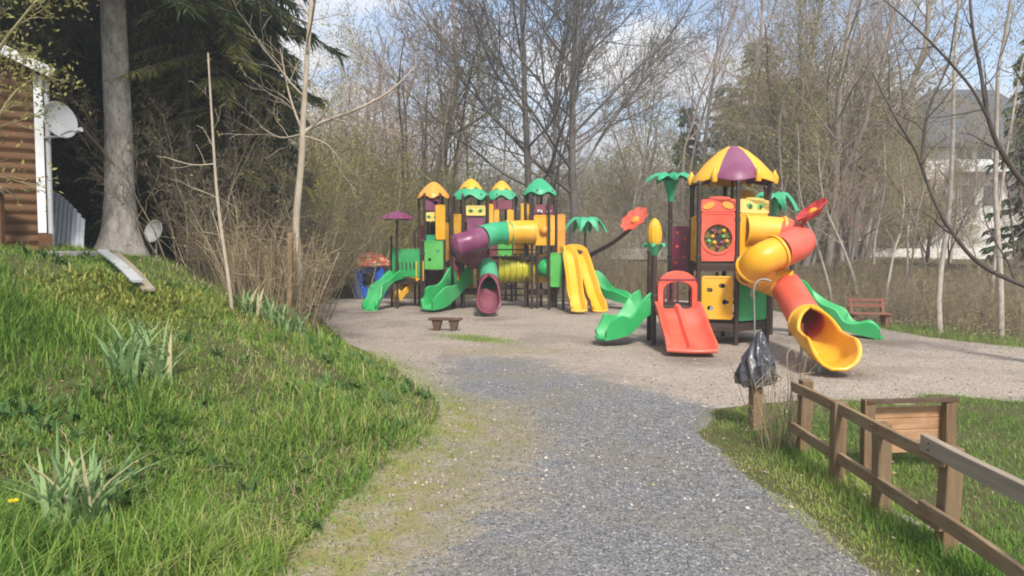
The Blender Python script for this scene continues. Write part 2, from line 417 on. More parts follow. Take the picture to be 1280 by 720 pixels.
# ================================================================== GROUND
GREY_Y, GREY_X = table([(490, 720), (540, 640), (562, 600), (600, 545), (592, 500), (560, 450), (560, 438)])
def sm(a, b, v): 
    t = np.clip((np.asarray(v, float) - a) / (b - a), 0, 1); return t * t * (3 - 2 * t)
def zones(x, y):
    n = vnoise(x * 1.1, y * 1.1); n2 = vnoise(x * 2.7 + 5, y * 2.3)
    sl = x - edge(y) + 0.10 * n + 0.05 * n2
    lim = 8.7 + 0.20 * n + 0.14 * n2 + 0.10 * np.sin(x * 5.1)
    verge = np.maximum(np.interp(y, PATH_Y, PATH_X) - x + 0.10 * n + 0.06 * n2, (y - lim) * 0.8)
    sr = np.interp(y, RIGHT_Y, RIGHT_X) - x; sf = FAR_Y - y
    opn = sm(-0.06, 0.10, sl) * sm(-0.10, 0.16, verge) * sm(-0.2, 0.4, sr + 0.3 * n) * sm(-0.3, 0.5, sf + 0.3 * n)
    gy = np.interp(x, [-1, 0.2, 2.0, 2.8, 4.0], [12.6, 12.0, 9.2, 7.8, 6.5])
    grey = opn * sm(-1.25, 0.7, x - np.interp(y, GREY_Y, GREY_X) + 0.22 * n + 0.12 * n2) * sm(-1.9, 2.2, gy - y + 0.5 * n + 0.25 * n2)
    moss = opn * (sm(1.5, 0.2, sl) * sm(12.0, 7.0, y) * 0.9 + 0.5 * sm(0.6, 0.0, np.hypot((x + 0.1) / 1.6, (y - 13.0) / 0.7) - 0.6) + 0.35 * sm(1.2, 0.0, np.abs(x - 0.15) ) * sm(4, 5, y) * sm(10, 8, y))
    forest = np.maximum(sm(0, 0.8, -sr), sm(0, 0.8, -sf)) * np.where(sl < 0, sm(16, 19, y), 1.0)
    forest = np.maximum(forest, sm(13.5, 16.0, y) * sm(0.2, -0.4, sl))
    return opn, grey, np.clip(moss, 0, 1), forest

def axis_coords(segs):
    out = [segs[0][0]]
    for a, b, st in segs:
        k = max(1, int(round((b - a) / st))); out += list(np.linspace(a, b, k + 1)[1:])
    return np.array(out)
gx = axis_coords([(-420, -120, 30), (-120, -40, 6), (-40, -14, 1.2), (-14, -7, 0.3), (-7, 7, 0.11), (7, 14, 0.3), (14, 40, 1.2), (40, 120, 6), (120, 420, 30)])
gy_ = axis_coords([(-60, -6, 6), (-6, 0.6, 0.6), (0.6, 14, 0.11), (14, 29, 0.25), (29, 60, 1.2), (60, 140, 5), (140, 520, 20)])
XX, YY = np.meshgrid(gx, gy_)
ZZ = terrain(XX, YY)
OPN, GREY, MOSS, FOREST = zones(XX, YY)
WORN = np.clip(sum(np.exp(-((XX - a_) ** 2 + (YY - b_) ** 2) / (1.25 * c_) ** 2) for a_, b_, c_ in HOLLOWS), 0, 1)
nx, ny = len(gx), len(gy_)
V = np.stack([XX, YY, ZZ], -1).reshape(-1, 3)
ii = np.arange(nx * ny).reshape(ny, nx)
Q = np.stack([ii[:-1, :-1], ii[:-1, 1:], ii[1:, 1:], ii[1:, :-1]], -1).reshape(-1, 4)
fo = OPN.reshape(-1)[Q].mean(1); fg = GREY.reshape(-1)[Q].mean(1)
sel_path = (fo > 0.5) & (fg > 0.5); sel_play = (fo > 0.5) & ~sel_path; sel_ground = fo <= 0.5

m, t = material('ground_cover')
geo = t.n('ShaderNodeNewGeometry'); pos = geo.outputs['Position']
A = lambda nm: t.n('ShaderNodeAttribute', attribute_name=nm).outputs['Fac']
n_big = t.noise(pos, 0.9, 5, 0.6); n_mid = t.noise(pos, 4.0, 6, 0.65); n_fine = t.noise(pos, 22.0, 6, 0.7)
def ragged(a, amt=0.7):
    v = t.math('ADD', a, t.math('MULTIPLY', t.math('SUBTRACT', n_mid, 0.5), amt))
    v = t.math('ADD', v, t.math('MULTIPLY', t.math('SUBTRACT', n_fine, 0.5), amt))
    return t.rng(v, 0.3, 0.7)
def grains(scale, stops, seed):
    mpn = t.n('ShaderNodeMapping', {'Vector': pos, 'Location': (seed, seed * 2, 0)})
    v = t.n('ShaderNodeTexVoronoi', {'Vector': mpn.outputs[0], 'Scale': scale, 'Randomness': 1.0}, feature='F1')
    sp = t.n('ShaderNodeSeparateColor', {0: v.outputs['Color']})
    return t.ramp(sp.outputs[0], stops), v.outputs['Distance']
g1, d1 = grains(46, [(0.0, (0.075, 0.078, 0.086)), (0.45, (0.17, 0.172, 0.182)), (0.8, (0.265, 0.262, 0.265)), (1.0, (0.46, 0.45, 0.43))], 0)
g1b, d1b = grains(95, [(0.0, (0.09, 0.09, 0.097)), (0.6, (0.205, 0.203, 0.212)), (1.0, (0.33, 0.32, 0.31))], 3)
grey_c = t.mix(t.rng(n_fine, 0.4, 0.6), g1, g1b)
grey_c = t.mix(t.rng(n_big, 0.40, 0.68, 0, 0.45), grey_c, (0.235, 0.20, 0.135)); grey_c = t.mix(t.rng(n_mid, 0.55, 0.72, 0, 0.4), grey_c, (0.22, 0.215, 0.09))
t1, d2 = grains(60, [(0.0, (0.225, 0.18, 0.143)), (0.5, (0.385, 0.325, 0.265)), (1.0, (0.56, 0.485, 0.415))], 7)
tan_c = t.mix(t.rng(n_big, 0.35, 0.7, 0, 0.4), t1, (0.25, 0.21, 0.185)); tan_c = t.mix(t.rng(n_mid, 0.55, 0.75, 0, 0.35), tan_c, (0.36, 0.30, 0.24)); tan_c = t.mix(t.rng(t.noise(pos, 0.55, 6, 0.65, 0.6), 0.50, 0.66, 0, 0.55), tan_c, (0.21, 0.18, 0.152))
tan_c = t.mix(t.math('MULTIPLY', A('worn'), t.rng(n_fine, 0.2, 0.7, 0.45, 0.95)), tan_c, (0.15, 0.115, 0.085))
moss_c = t.mix(n_fine, (0.16, 0.145, 0.05), (0.33, 0.29, 0.115)); moss_c = t.mix(t.rng(n_mid, 0.40, 0.62, 0, 0.75), moss_c, t.mix(0.35, t1, (0.22, 0.17, 0.11)))
soil_c = t.mix(n_fine, (0.05, 0.055, 0.02), (0.13, 0.12, 0.05)); soil_c = t.mix(t.rng(n_mid, 0.5, 0.7, 0, 0.7), soil_c, (0.09, 0.13, 0.03))
for_c = t.ramp(n_fine, [(0.25, (0.07, 0.05, 0.03)), (0.55, (0.17, 0.125, 0.08)), (0.8, (0.27, 0.21, 0.13))]); for_c = t.mix(t.rng(n_big, 0.5, 0.65, 0, 0.6), for_c, (0.10, 0.11, 0.035))
c = t.mix(ragged(A('forest')), soil_c, for_c)
c = t.mix(ragged(A('open')), c, tan_c)
c = t.mix(ragged(A('moss'), 1.1), c, moss_c)
gm = t.math('MULTIPLY', ragged(A('grey'), 0.9), t.math('SUBTRACT', 1.0, t.math('MULTIPLY', ragged(A('moss'), 1.3), 0.75)))
c = t.mix(gm, c, grey_c)
c = t.mix(t.rng(t.noise(pos, 140, 2, 0.6), 0.2, 0.8, 0.0, 0.25), c, (0.02, 0.02, 0.02), 'MULTIPLY')
hgt = t.math('ADD', t.math('MULTIPLY', t.math('SUBTRACT', 1.0, d1), 0.6), t.math('MULTIPLY', n_fine, 0.6))
bmp = t.n('ShaderNodeBump', {'Height': hgt, 'Strength': 0.55, 'Distance': 0.02})
p = t.n('ShaderNodeBsdfPrincipled', {'Base Color': c, 'Roughness': 0.9, 'Specular IOR Level': 0.2, 'Normal': bmp.outputs[0]})
t.n('ShaderNodeOutputMaterial', {0: p.outputs[0]})
GROUND = m

for nm, sel in (('ground', sel_ground), ('gravel_path', sel_path), ('play_area', sel_play)):
    q = Q[sel]; used, inv = np.unique(q, return_inverse=True)
    o = np_obj(nm, V[used], inv.reshape(-1, 4), GROUND)
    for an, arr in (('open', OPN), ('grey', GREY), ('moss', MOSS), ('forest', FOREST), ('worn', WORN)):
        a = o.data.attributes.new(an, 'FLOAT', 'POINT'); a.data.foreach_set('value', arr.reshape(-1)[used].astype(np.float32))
    tag(o, kind='structure')

# ------------------------------------------------------------------ grass blades (stuff)
def blades(name, px, py, length, width, mat, rg, lean=0.5, tint=None, segs=3, pz=None):
    n = len(px); pz = terrain(px, py) - 0.01 if pz is None else pz
    az = rg.uniform(0, 2 * np.pi, n); side = np.stack([-np.sin(az), np.cos(az), np.zeros(n)], -1)
    fwd = np.stack([np.cos(az), np.sin(az), np.zeros(n)], -1)
    le = rg.uniform(0.15, 1.0, n) * lean; tint = rg.random(n) if tint is None else tint
    base = np.stack([px, py, pz], -1); rows = []
    for k in range(segs + 1):
        u = k / segs; wd = width * (1 - u ** 1.6) + 0.0006
        cen = base + fwd * (length * le * 1.1 * u * u)[:, None] + np.array([0, 0, 1]) * (length * (u - 0.45 * le * u * u))[:, None]
        rows += [cen - side * (wd * 0.5)[:, None], cen + side * (wd * 0.5)[:, None]]
    V = np.stack(rows, 1).reshape(-1, 3); m = 2 * (segs + 1)
    q = np.array([[2 * k, 2 * k + 1, 2 * k + 3, 2 * k + 2] for k in range(segs)])
    Q = (np.arange(n)[:, None, None] * m + q[None]).reshape(-1, 4)
    tv = np.repeat(tint[:, None], m, 1); tv = tv + np.tile(np.repeat(np.linspace(-0.08, 0.06, segs + 1), 2), (n, 1))
    return np_obj(name, V, Q, mat, tint=np.clip(tv, 0, 1).ravel())

rg = np.random.default_rng(11)
def sample_bank(n, y0, y1, k=1.6):
    y = y0 + (y1 - y0) * rg.random(n) ** k
    xl = -0.78 * y - 0.6; xr = edge(y) + 0.05
    x = xl + (xr - xl) * rg.random(n)
    return x, y
# long bank grass, growing in tussocks
x, y = sample_bank(17000, 2.6, 15.5)
keep = rg.random(len(x)) < np.clip(0.62 + 0.6 * vnoise(x * 2.1, y * 2.1), 0.12, 1); x, y = x[keep], y[keep]
k = 10; cx = np.repeat(x, k); cy = np.repeat(y, k)
big = np.clip(0.55 + 0.6 * vnoise(x * 1.2 + 3, y * 1.2), 0.2, 1.2) * rg.uniform(0.5, 1.5, len(x)) ** 1.3
dry = np.clip(0.16 + 0.20 * vnoise(x * 0.8 + 9, y * 0.9), 0, 0.6) + 0.32 * sm(0.75, 0.0, edge(y) - x)
dry = dry + 0.25 * sm(5.5, 8.5, y) * sm(1.0, 3.0, edge(y) - x)
dry = dry + 0.45 * sm(0.9, 0.0, np.hypot((x + 2.0) / 1.0, (y - 6.0) / 1.2))
px = cx + rg.normal(0, 0.045, len(cx)); py = cy + rg.normal(0, 0.045, len(cx))
L = np.repeat(big, k) * rg.uniform(0.6, 1.3, len(cx)) * 0.26
L *= 1 - 0.45 * sm(0.8, 0.0, edge(py) - px); L *= 1 - 0.55 * sm(6.0, 9.0, py)
tn = np.clip(rg.normal(0.31, 0.13, len(cx)) + np.repeat(dry, k) * 0.45 + np.repeat(rg.normal(0, 0.17, len(x)), k), 0, 1)
tag(blades('bank_grass', px, py, L, rg.uniform(0.006, 0.0125, len(cx)), GRASS, rg, 1.05, tn), kind='stuff')
n = 60000; x, y = sample_bank(n, 2.7, 15.5, 1.7)
tag(blades('bank_undergrass', x, y, rg.uniform(0.03, 0.13, n) * (1 - 0.4 * sm(6, 9, y)), rg.uniform(0.005, 0.010, n), GRASS, rg, 1.1, np.clip(rg.normal(0.5, 0.22, n) + 0.25 * vnoise(x * 0.8 + 9, y * 0.9), 0, 1), 2), kind='stuff')
# short verge grass either side of the rail fence
n = 84000
y = 2.9 + 6.2 * rg.random(n) ** 1.4; xl = np.interp(y, PATH_Y, PATH_X) - 0.05; x = xl + rg.random(n) ** 1.2 * (0.74 * y + 2.6 - xl)
kk = (x > xl) & (rg.random(n) < np.clip(0.75 + 0.7 * vnoise(x * 2.3, y * 2.3), 0.15, 1)) & (y < 8.72 + 0.20 * vnoise(x * 1.1, y * 1.1) + 0.14 * vnoise(x * 2.7 + 5, y * 2.3) + 0.10 * np.sin(x * 5.1) + rg.normal(0, 0.10, n)); x, y = x[kk], y[kk]
edge_s = x - np.interp(y, PATH_Y, PATH_X)
post_d = np.clip(1 - np.abs(x - 2.52) / 0.28, 0, 1) * (y < 6.8)
L = rg.uniform(0.03, 0.075, len(x)) * (0.55 + 0.6 * sm(0, 0.5, edge_s)) * (1 + 1.3 * post_d)
tn = np.clip(rg.normal(0.42, 0.16, len(x)) + 0.25 * sm(0.5, 0, edge_s) + 0.22 * vnoise(x * 1.4 + 4, y * 1.3), 0, 1)
tag(blades('verge_grass', x, y, L, rg.uniform(0.0045, 0.008, len(x)), GRASS, rg, 0.9, tn, 2), kind='stuff')
# thin grass on the path margins, the tuft strip under the little bench, and the right edge of the play area
n = 9000
y = 3.0 + 9.5 * rg.random(n) ** 1.3; x = edge(y) + np.abs(rg.normal(0, 0.3, n))
c_ = flat(592, 424); x2 = c_.x + rg.normal(0.05, 0.40, 1800); y2 = c_.y + rg.normal(0, 0.26, 1800) - (x2 - c_.x) * 0.75
y3 = rg.uniform(11.5, 17, 5000); x3 = np.interp(y3, RIGHT_Y, RIGHT_X) + rg.normal(0.5, 0.5, 5000)
x = np.concatenate([x, x2, x3]); y = np.concatenate([y, y2, y3])
L = np.concatenate([rg.uniform(0.015, 0.06, n), rg.uniform(0.04, 0.11, 1800), rg.uniform(0.05, 0.2, 5000)])
tag(blades('margin_grass', x, y, L, rg.uniform(0.004, 0.008, len(x)), GRASS, rg, 0.9, np.clip(rg.normal(0.55, 0.16, len(x)), 0, 1), 2), kind='stuff')

# loose stones (stuff)
def stones(name, x, y, size, mat, rg, z=None):
    n = len(x); z = terrain(x, y) if z is None else z
    octv = np.array([[1, 0, 0], [0, 1, 0], [-1, 0, 0], [0, -1, 0], [0, 0, 1], [0, 0, -1]], float)
    ph = rg.uniform(0, 6.28, n); sc = rg.uniform(0.6, 1.3, (n, 3)) * size[:, None]; sc[:, 2] *= 0.6
    vv = octv[None] * sc[:, None, :]; c, s_ = np.cos(ph)[:, None], np.sin(ph)[:, None]
    xr = vv[..., 0] * c - vv[..., 1] * s_; yr = vv[..., 0] * s_ + vv[..., 1] * c
    zz = vv[..., 2] + vv[..., 0] * rg.uniform(-0.5, 0.5, n)[:, None]
    V = np.stack([xr + x[:, None], yr + y[:, None], zz + z[:, None] + 0.002], -1).reshape(-1, 3)
    f = np.array([[0, 1, 4], [1, 2, 4], [2, 3, 4], [3, 0, 4], [1, 0, 5], [2, 1, 5], [3, 2, 5], [0, 3, 5]])
    Q = (np.arange(n)[:, None, None] * 6 + f[None]).reshape(-1, 3)
    return np_obj(name, V, Q, mat, tint=np.repeat(rg.random(n), 6), smooth=False)
m, t = material('crushed_stone'); f = t.n('ShaderNodeAttribute', attribute_name='tint').outputs['Fac']
p = t.n('ShaderNodeBsdfPrincipled', {'Base Color': t.ramp(f, [(0, (0.06, 0.065, 0.075)), (0.5, (0.15, 0.155, 0.17)), (0.85, (0.25, 0.24, 0.235)), (1.0, (0.50, 0.48, 0.45))]), 'Roughness': 0.85})
t.n('ShaderNodeOutputMaterial', {0: p.outputs[0]}); STONE = m
n = 45000
y = 2.9 + 7.0 * rg.random(n) ** 1.7; x = edge(y) + 0.1 + rg.random(n) * (np.interp(y, PATH_Y, PATH_X) - edge(y))
_, gz, mz, _ = zones(x, y); kk = rg.random(n) < np.clip(gz * 1.1 - mz * 0.35, 0.10, 1); x, y = x[kk], y[kk]
tag(stones('path_gravel', x, y, rg.uniform(0.003, 0.0095, len(x)), STONE, rg), kind='stuff')
# bigger stones, twigs and dead leaves lying about the gravel (stuff)
n = 5000; y = 5.0 + 20 * rg.random(n) ** 1.2; x = edge(y) + rg.random(n) * (np.minimum(np.interp(y, RIGHT_Y, RIGHT_X), 0.75 * y) - edge(y)); o_, g_, _, _ = zones(x, y); kk = o_ > 0.5; x, y = x[kk], y[kk]
m, t = material('tan_stone'); f = t.n('ShaderNodeAttribute', attribute_name='tint').outputs['Fac']
t.n('ShaderNodeOutputMaterial', {0: t.n('ShaderNodeBsdfPrincipled', {'Base Color': t.ramp(f, [(0, (0.12, 0.09, 0.07)), (0.5, (0.30, 0.25, 0.20)), (1.0, (0.55, 0.48, 0.42))]), 'Roughness': 0.9}).outputs[0]})
tag(stones('loose_stones', x, y, rg.uniform(0.008, 0.022, len(x)), m, rg), kind='stuff')
n = 1500; y = 5.0 + 21 * rg.random(n); x = edge(y) + rg.random(n) ** 1.5 * (np.minimum(np.interp(y, RIGHT_Y, RIGHT_X), 0.75 * y) - edge(y)); z = terrain(x, y) + 0.012; a = rg.uniform(0, 6.28, n); l = rg.uniform(0.008, 0.022, n)
qd = np.stack([np.stack([x + l * np.cos(a + k * 1.571) * (1 if k % 2 else 0.4), y + l * np.sin(a + k * 1.571), z + l * 0.3 * np.cos(k * 1.571)], -1) for k in range(4)], 1).reshape(-1, 3)
tag(np_obj('gravel_litter', qd, np.arange(n * 4).reshape(-1, 4), BRUSH, tint=np.repeat(rg.random(n) * 0.8, 4), smooth=False), kind='stuff')
# dead thatch and broad-leaved weeds in the bank grass (stuff)
n = 13000; x, y = sample_bank(n, 2.7, 12, 1.6); kk = rg.random(n) < np.clip(0.30 + 0.9 * vnoise(x * 1.0 + 9, y * 1.1) + 0.5 * sm(0.9, 0.0, edge(y) - x), 0.06, 1); x, y = x[kk], y[kk]
tag(blades('dead_thatch', x, y, rg.uniform(0.06, 0.2, len(x)), rg.uniform(0.004, 0.009, len(x)), STRAW, rg, 1.9, np.clip(rg.normal(0.6, 0.25, len(x)), 0, 1), 2), kind='stuff')
x, y = sample_bank(520, 2.8, 10, 1.4); kk = rg.random(520) < np.clip(0.5 + vnoise(x * 1.6, y * 1.5 + 4), 0, 1); k_ = 9; cx = np.repeat(x[kk], k_); cy = np.repeat(y[kk], k_)
tag(blades('bank_weeds', cx + rg.normal(0, 0.03, len(cx)), cy + rg.normal(0, 0.03, len(cx)), rg.uniform(0.07, 0.2, len(cx)), rg.uniform(0.022, 0.05, len(cx)), leafy('weed_leaves', [(0, (0.035, 0.09, 0.03)), (0.5, (0.08, 0.17, 0.045)), (1, (0.18, 0.25, 0.07))], 0.3), rg, 1.15, np.clip(rg.normal(0.45, 0.2, len(cx)), 0, 1), 4), kind='stuff')
# fallen petals and dead leaves lying in the grass (stuff)
n = 760
x, y = sample_bank(500, 2.8, 9); y2 = 3.2 + 5.2 * rg.random(260); x2 = np.interp(y2, PATH_Y, PATH_X) + rg.normal(0.5, 0.6, 260)
x = np.concatenate([x, x2]); y = np.concatenate([y, y2]); z = terrain(x, y) + rg.uniform(0.005, 0.05, n)
a = rg.uniform(0, 6.28, n); s_ = rg.uniform(0.005, 0.017, n); tl = rg.uniform(-0.6, 0.6, n)
qd = np.stack([np.stack([x + s_ * np.cos(a + k * 1.571) * (1 if k % 2 else 0.6), y + s_ * np.sin(a + k * 1.571), z + s_ * tl * np.cos(k * 1.571)], -1) for k in range(4)], 1).reshape(-1, 3)
tag(np_obj('fallen_leaves', qd, np.arange(n * 4).reshape(-1, 4), STRAW, tint=np.repeat(np.clip(rg.normal(0.8, 0.3, n), 0, 1), 4)), kind='stuff')
# ================================================================== PLAY EQUIPMENT
Z = Vector((0, 0, 1))
def rrect(x0, y0, x1, y1, r=0.03, n=4):
    out = []
    for cx, cy, a0 in ((x1 - r, y0 + r, -90), (x1 - r, y1 - r, 0), (x0 + r, y1 - r, 90), (x0 + r, y0 + r, 180)):
        out += [(cx + r * math.cos(R(a0 + 90 * k / n)), cy + r * math.sin(R(a0 + 90 * k / n))) for k in range(n + 1)]
    return out
def circ(cx, cy, r, n=20, ry=None):
    return [(cx + r * math.cos(2 * math.pi * k / n), cy + (ry or r) * math.sin(2 * math.pi * k / n)) for k in range(n)]
def post(root, p, z1, r=0.045, name='post', z0=-0.05):
    b = MB(); b.tube([(p.x, p.y, z0), (p.x, p.y, z1)], r, 14)
    o = b.build(name, POST, root)
    c = MB(); c.lathe([(r * 1.25, 0), (r * 1.25, 0.03), (r * 0.9, 0.06), (0.008, 0.075)], (p.x, p.y, z1 - 0.01), 14); c.build('post_cap', POST, o)
    for zz in (0.9, 1.6, 2.3):
        if zz < z1 - 0.2: k = MB(); k.lathe([(r + 0.012, 0), (r + 0.012, 0.05)], (p.x, p.y, zz), 14); k.build('clamp', BLACKISH, o)
    return o
def face_frame(a, b):
    a, b = Vector((a.x, a.y, 0)), Vector((b.x, b.y, 0)); return a, (b - a).normalized(), (b - a).length
def panel(root, a, b, z0, z1, mat, holes=(), th=0.035, ins=0.05, name='panel', r=0.05, arch=0.0):
    O, U, L = face_frame(a, b)
    ol = rrect(ins, z0, L - ins, z1, min(r, (z1 - z0) / 3, (L - 2 * ins) / 3))
    if arch: ol = [(u, v + arch * max(0.0, 1 - ((u - L / 2) / (L / 2 - ins)) ** 2)) if v > (z0 + z1) / 2 else (u, v) for u, v in ol[:5]] + \
        [(u, z1 + arch * (1 - ((u - L / 2) / (L / 2 - ins)) ** 2)) for u in np.linspace(L - ins - r, ins + r, 9)[1:-1]] + ol[5:]
    b_ = MB(); b_.plate(ol, [circ(h[0] * L, h[1], h[2], 18, h[3] if len(h) > 3 else None) for h in holes], th, O, U, Z)
    # raised rim band round the panel
    o = b_.build(name, mat, root, bevel=0.008)
    if z1 - z0 > 0.3:
        e = MB(); w = 0.025
        e.plate(rrect(ins + 0.012, z0 + 0.012, L - ins - 0.012, z1 - 0.012, 0.04), [list(reversed(rrect(ins + 0.012 + w, z0 + 0.012 + w, L - ins - 0.012 - w, z1 - 0.012 - w, 0.03)))], th + 0.02, O, U, Z)
        e.build('panel_rim', mat, o, bevel=0.004)
    return o
def eyes(parent, a, b, z, mat, s=0.09, gap=0.16, off=0.03, tilt=20, pupil=None):
    O, U, L = face_frame(a, b); N = Z.cross(U) * -1
    if N.y > 0: N = -N
    for sd in (-1, 1):
        ca, sa = math.cos(R(-tilt * sd)), math.sin(R(-tilt * sd))
        lp = [(L / 2 + sd * gap + ca * u - sa * v, z + sa * u + ca * v) for u, v in circ(0, 0, s, 16, s * 0.55)]
        q = MB(); q.plate(lp, [], 0.02, O + N * off, U, Z); e = q.build('eye', mat, parent, bevel=0.004)
        if pupil:
            q = MB(); q.plate(circ(L / 2 + sd * gap, z - 0.01, s * 0.4, 12), [], 0.02, O + N * (off + 0.012), U, Z); q.build('pupil', pupil, e)
def deck(root, pts, z, th=0.06):
    b = MB(); n = len(pts); lo = [Vector((p.x, p.y, z - th)) for p in pts]; hi = [Vector((p.x, p.y, z)) for p in pts]
    b.add(lo + hi, [tuple(range(n - 1, -1, -1)), tuple(range(n, 2 * n))] + [(i, (i + 1) % n, (i + 1) % n + n, i + n) for i in range(n)])
    o = b.build('deck', DECK, root); k = MB()
    for i in range(n): k.beam(Vector((pts[i].x, pts[i].y, z - th - 0.045)), Vector((pts[(i + 1) % n].x, pts[(i + 1) % n].y, z - th - 0.045)), 0.03, 0.085)
    k.build('edge_beam', POST, o); return o
def channel(w, hw, th=0.03):
    return [(-w / 2, -th), (-w / 2 - 0.02, hw), (-w / 2 + 0.015, hw + 0.02), (-w / 2 + 0.045, hw), (-w / 2 + 0.075, 0.05), (-w / 4, 0.0), (w / 4, 0.0),
            (w / 2 - 0.075, 0.05), (w / 2 - 0.045, hw), (w / 2 - 0.015, hw + 0.02), (w / 2 + 0.02, hw), (w / 2, -th)]
def slide(root, pts, w, hw, mat, wave=0.0, nw=2.5, name='slide', ridge=False, label=None, ph=0.0):
    path = spline(pts, 10); b = MB()
    def prof(t):
        h = hw * (1 + wave * math.sin(2 * math.pi * nw * t + ph)) * (1 - 0.35 * max(0, (t - 0.85) / 0.15))
        pr = channel(w, h)
        if ridge: pr = pr[:5] + [(-w / 4, 0.0), (-0.07, 0.01), (-0.035, hw * 0.75), (0.035, hw * 0.75), (0.07, 0.01), (w / 4, 0.0)] + pr[7:]
        return pr
    b.sweep(path, prof); o = b.build(name, mat, root, smooth=50)
    # the rounded lip at the foot
    e = MB(); d = (path[-1] - path[-2]).normalized(); sd, u = rot_frame(d)
    e.tube([path[-1] + sd * (w / 2 * k / 6) + d * (0.07 * (1 - (k / 6) ** 2)) + u * 0.0 for k in range(-6, 7)], 0.035, 8); e.build('lip', mat, o)
    return o
def dome_roof(root, c, z0, z1, r, cols, gores=6, phase=0.0, bell=1.0, horns=None, hang=0.03):
    b = MB(); h = z1 - z0; n = gores * 8
    prof = [(0.02, h), (r * 0.15, h * 0.975), (r * 0.36, h * 0.84), (r * 0.64, h * 0.56), (r * 0.88, h * 0.25), (r * 0.99, h * 0.07), (r * 1.0, 0.0), (r * 0.95, 0.0), (r * 0.84, h * 0.2), (r * 0.6, h * 0.53), (r * 0.33, h * 0.78), (0.02, h * 0.9)]
    def wob(a, j):
        k = math.cos(gores * (a - phase)); e = 1 if 3 < j < 9 else 0.4
        return 1 + 0.035 * e * k, (-hang * k if 4 < j < 8 else 0)
    b.lathe(prof, (c.x, c.y, z0), n, mi=lambda k: int(((2 * math.pi * (k + 0.5) / n - phase) / (2 * math.pi / gores) + 0.5) % len(cols)), wob=wob)
    o = b.build('roof', cols, root, smooth=60)
    if horns:
        for k in range(gores):
            a = phase + (k + 0.5) * 2 * math.pi / gores; d = Vector((math.cos(a), math.sin(a), 0)); p = Vector((c.x, c.y, z0 + 0.02)) + d * r * 0.97
            q = MB(); q.tube([p - Z * 0.05, p + d * 0.02 + Z * 0.06, p - d * 0.01 + Z * 0.15, p - d * 0.0 + Z * 0.20], [0.055, 0.06, 0.04, 0.012], 10); q.build('roof_horn', horns, o)
    return o
def palm(root, top, rad, mat, n=6, droop=0.3, cup=0.55, rot=0.3, name='palm_top'):
    b = MB(); b.lathe([(0.055, -cup), (0.075, -cup * 0.6), (0.13, -cup * 0.2), (0.16, 0.0), (0.10, 0.05), (0.02, 0.08)], top, 14)
    o = b.build(name, mat, root)
    for k in range(n):
        a = rot + 2 * math.pi * k / n + 0.1 * math.sin(k * 2.1); d = Vector((math.cos(a), math.sin(a), 0)); path = []
        for i in range(11):
            t = i / 10; path.append(top + d * (0.06 + rad * t) + Z * (0.04 + 0.10 * math.sin(min(1, t * 1.8) * math.pi / 2) - droop * rad * max(0, t - 0.25) ** 2 * 1.8))
        def prof(t):
            w = rad * 0.30 * math.sin(min(1.0, 0.18 + t * 0.86) * math.pi) ** 0.7 * (1 + 0.13 * math.cos(t * 22)) + 0.01
            return [(-w, -0.035), (-w * 0.5, 0.0), (0, 0.035), (w * 0.5, 0.0), (w, -0.035), (w * 0.5, -0.03), (0, 0.005), (-w * 0.5, -0.03)]
        q = MB(); q.sweep(path, prof); q.build('palm_leaf', mat, o, smooth=35)
    return o
def flower(root, c, axis, r, mat, mid, n=8, name='flower'):
    b = MB(); wob = lambda a, j: (1 + (0.07 * math.cos(n * a) if 0 < j < 5 else 0), 0)
    b.lathe([(0.02, 0.02), (r * 0.5, 0.035), (r * 0.85, 0.08), (r, 0.11), (r, 0.08), (r * 0.55, -0.01), (0.04, -0.06)], c, n * 6, axis=axis, wob=wob)
    o = b.build(name, mat, root, smooth=50); e = MB()
    e.lathe([(r * 0.3, 0.02), (r * 0.28, 0.07), (r * 0.15, 0.10), (0.01, 0.11)], c, 16, axis=axis); e.build('flower_centre', mid, o); return o
def ring(b, p, d, r0, r1, w):
    b.pipe([Vector(p) - d * w / 2, Vector(p) + d * w / 2], r1, r0, 24)

# ------------------------------------------------------------------ the near structure
YC = 14.4
c0 = at(913, 400, YC + 0.05)
NT_ROOT = thing('play_structure', 'play structure with yellow and purple striped dome and yellow-red spiral tube slide', 'play structure', (c0.x, c0.y, 0), 'multi-tower play structures')
r_ = NT_ROOT; HX = 0.73
hv = [Vector(((q_ - 640) / F_PX * Y_, Y_, 0)) for q_, Y_ in ((873, 13.87), (921, 13.70), (960, 14.20), (956, 14.98), (905, 15.22), (864, 14.65))]
for p in hv: post(r_, p, 2.99)
deck(r_, hv, 1.52); deck(r_, hv, 0.40)
dome_roof(r_, c0, 3.06, 3.76, 0.80, [YELLOW, PURPLE], 6, R(-101) + math.pi / 3, horns=YELLOW)
ctr = MB(); ctr.tube([(c0.x, c0.y, 1.5), (c0.x, c0.y, 3.6)], 0.03, 10); ctr.build('centre_pole', POST, r_)
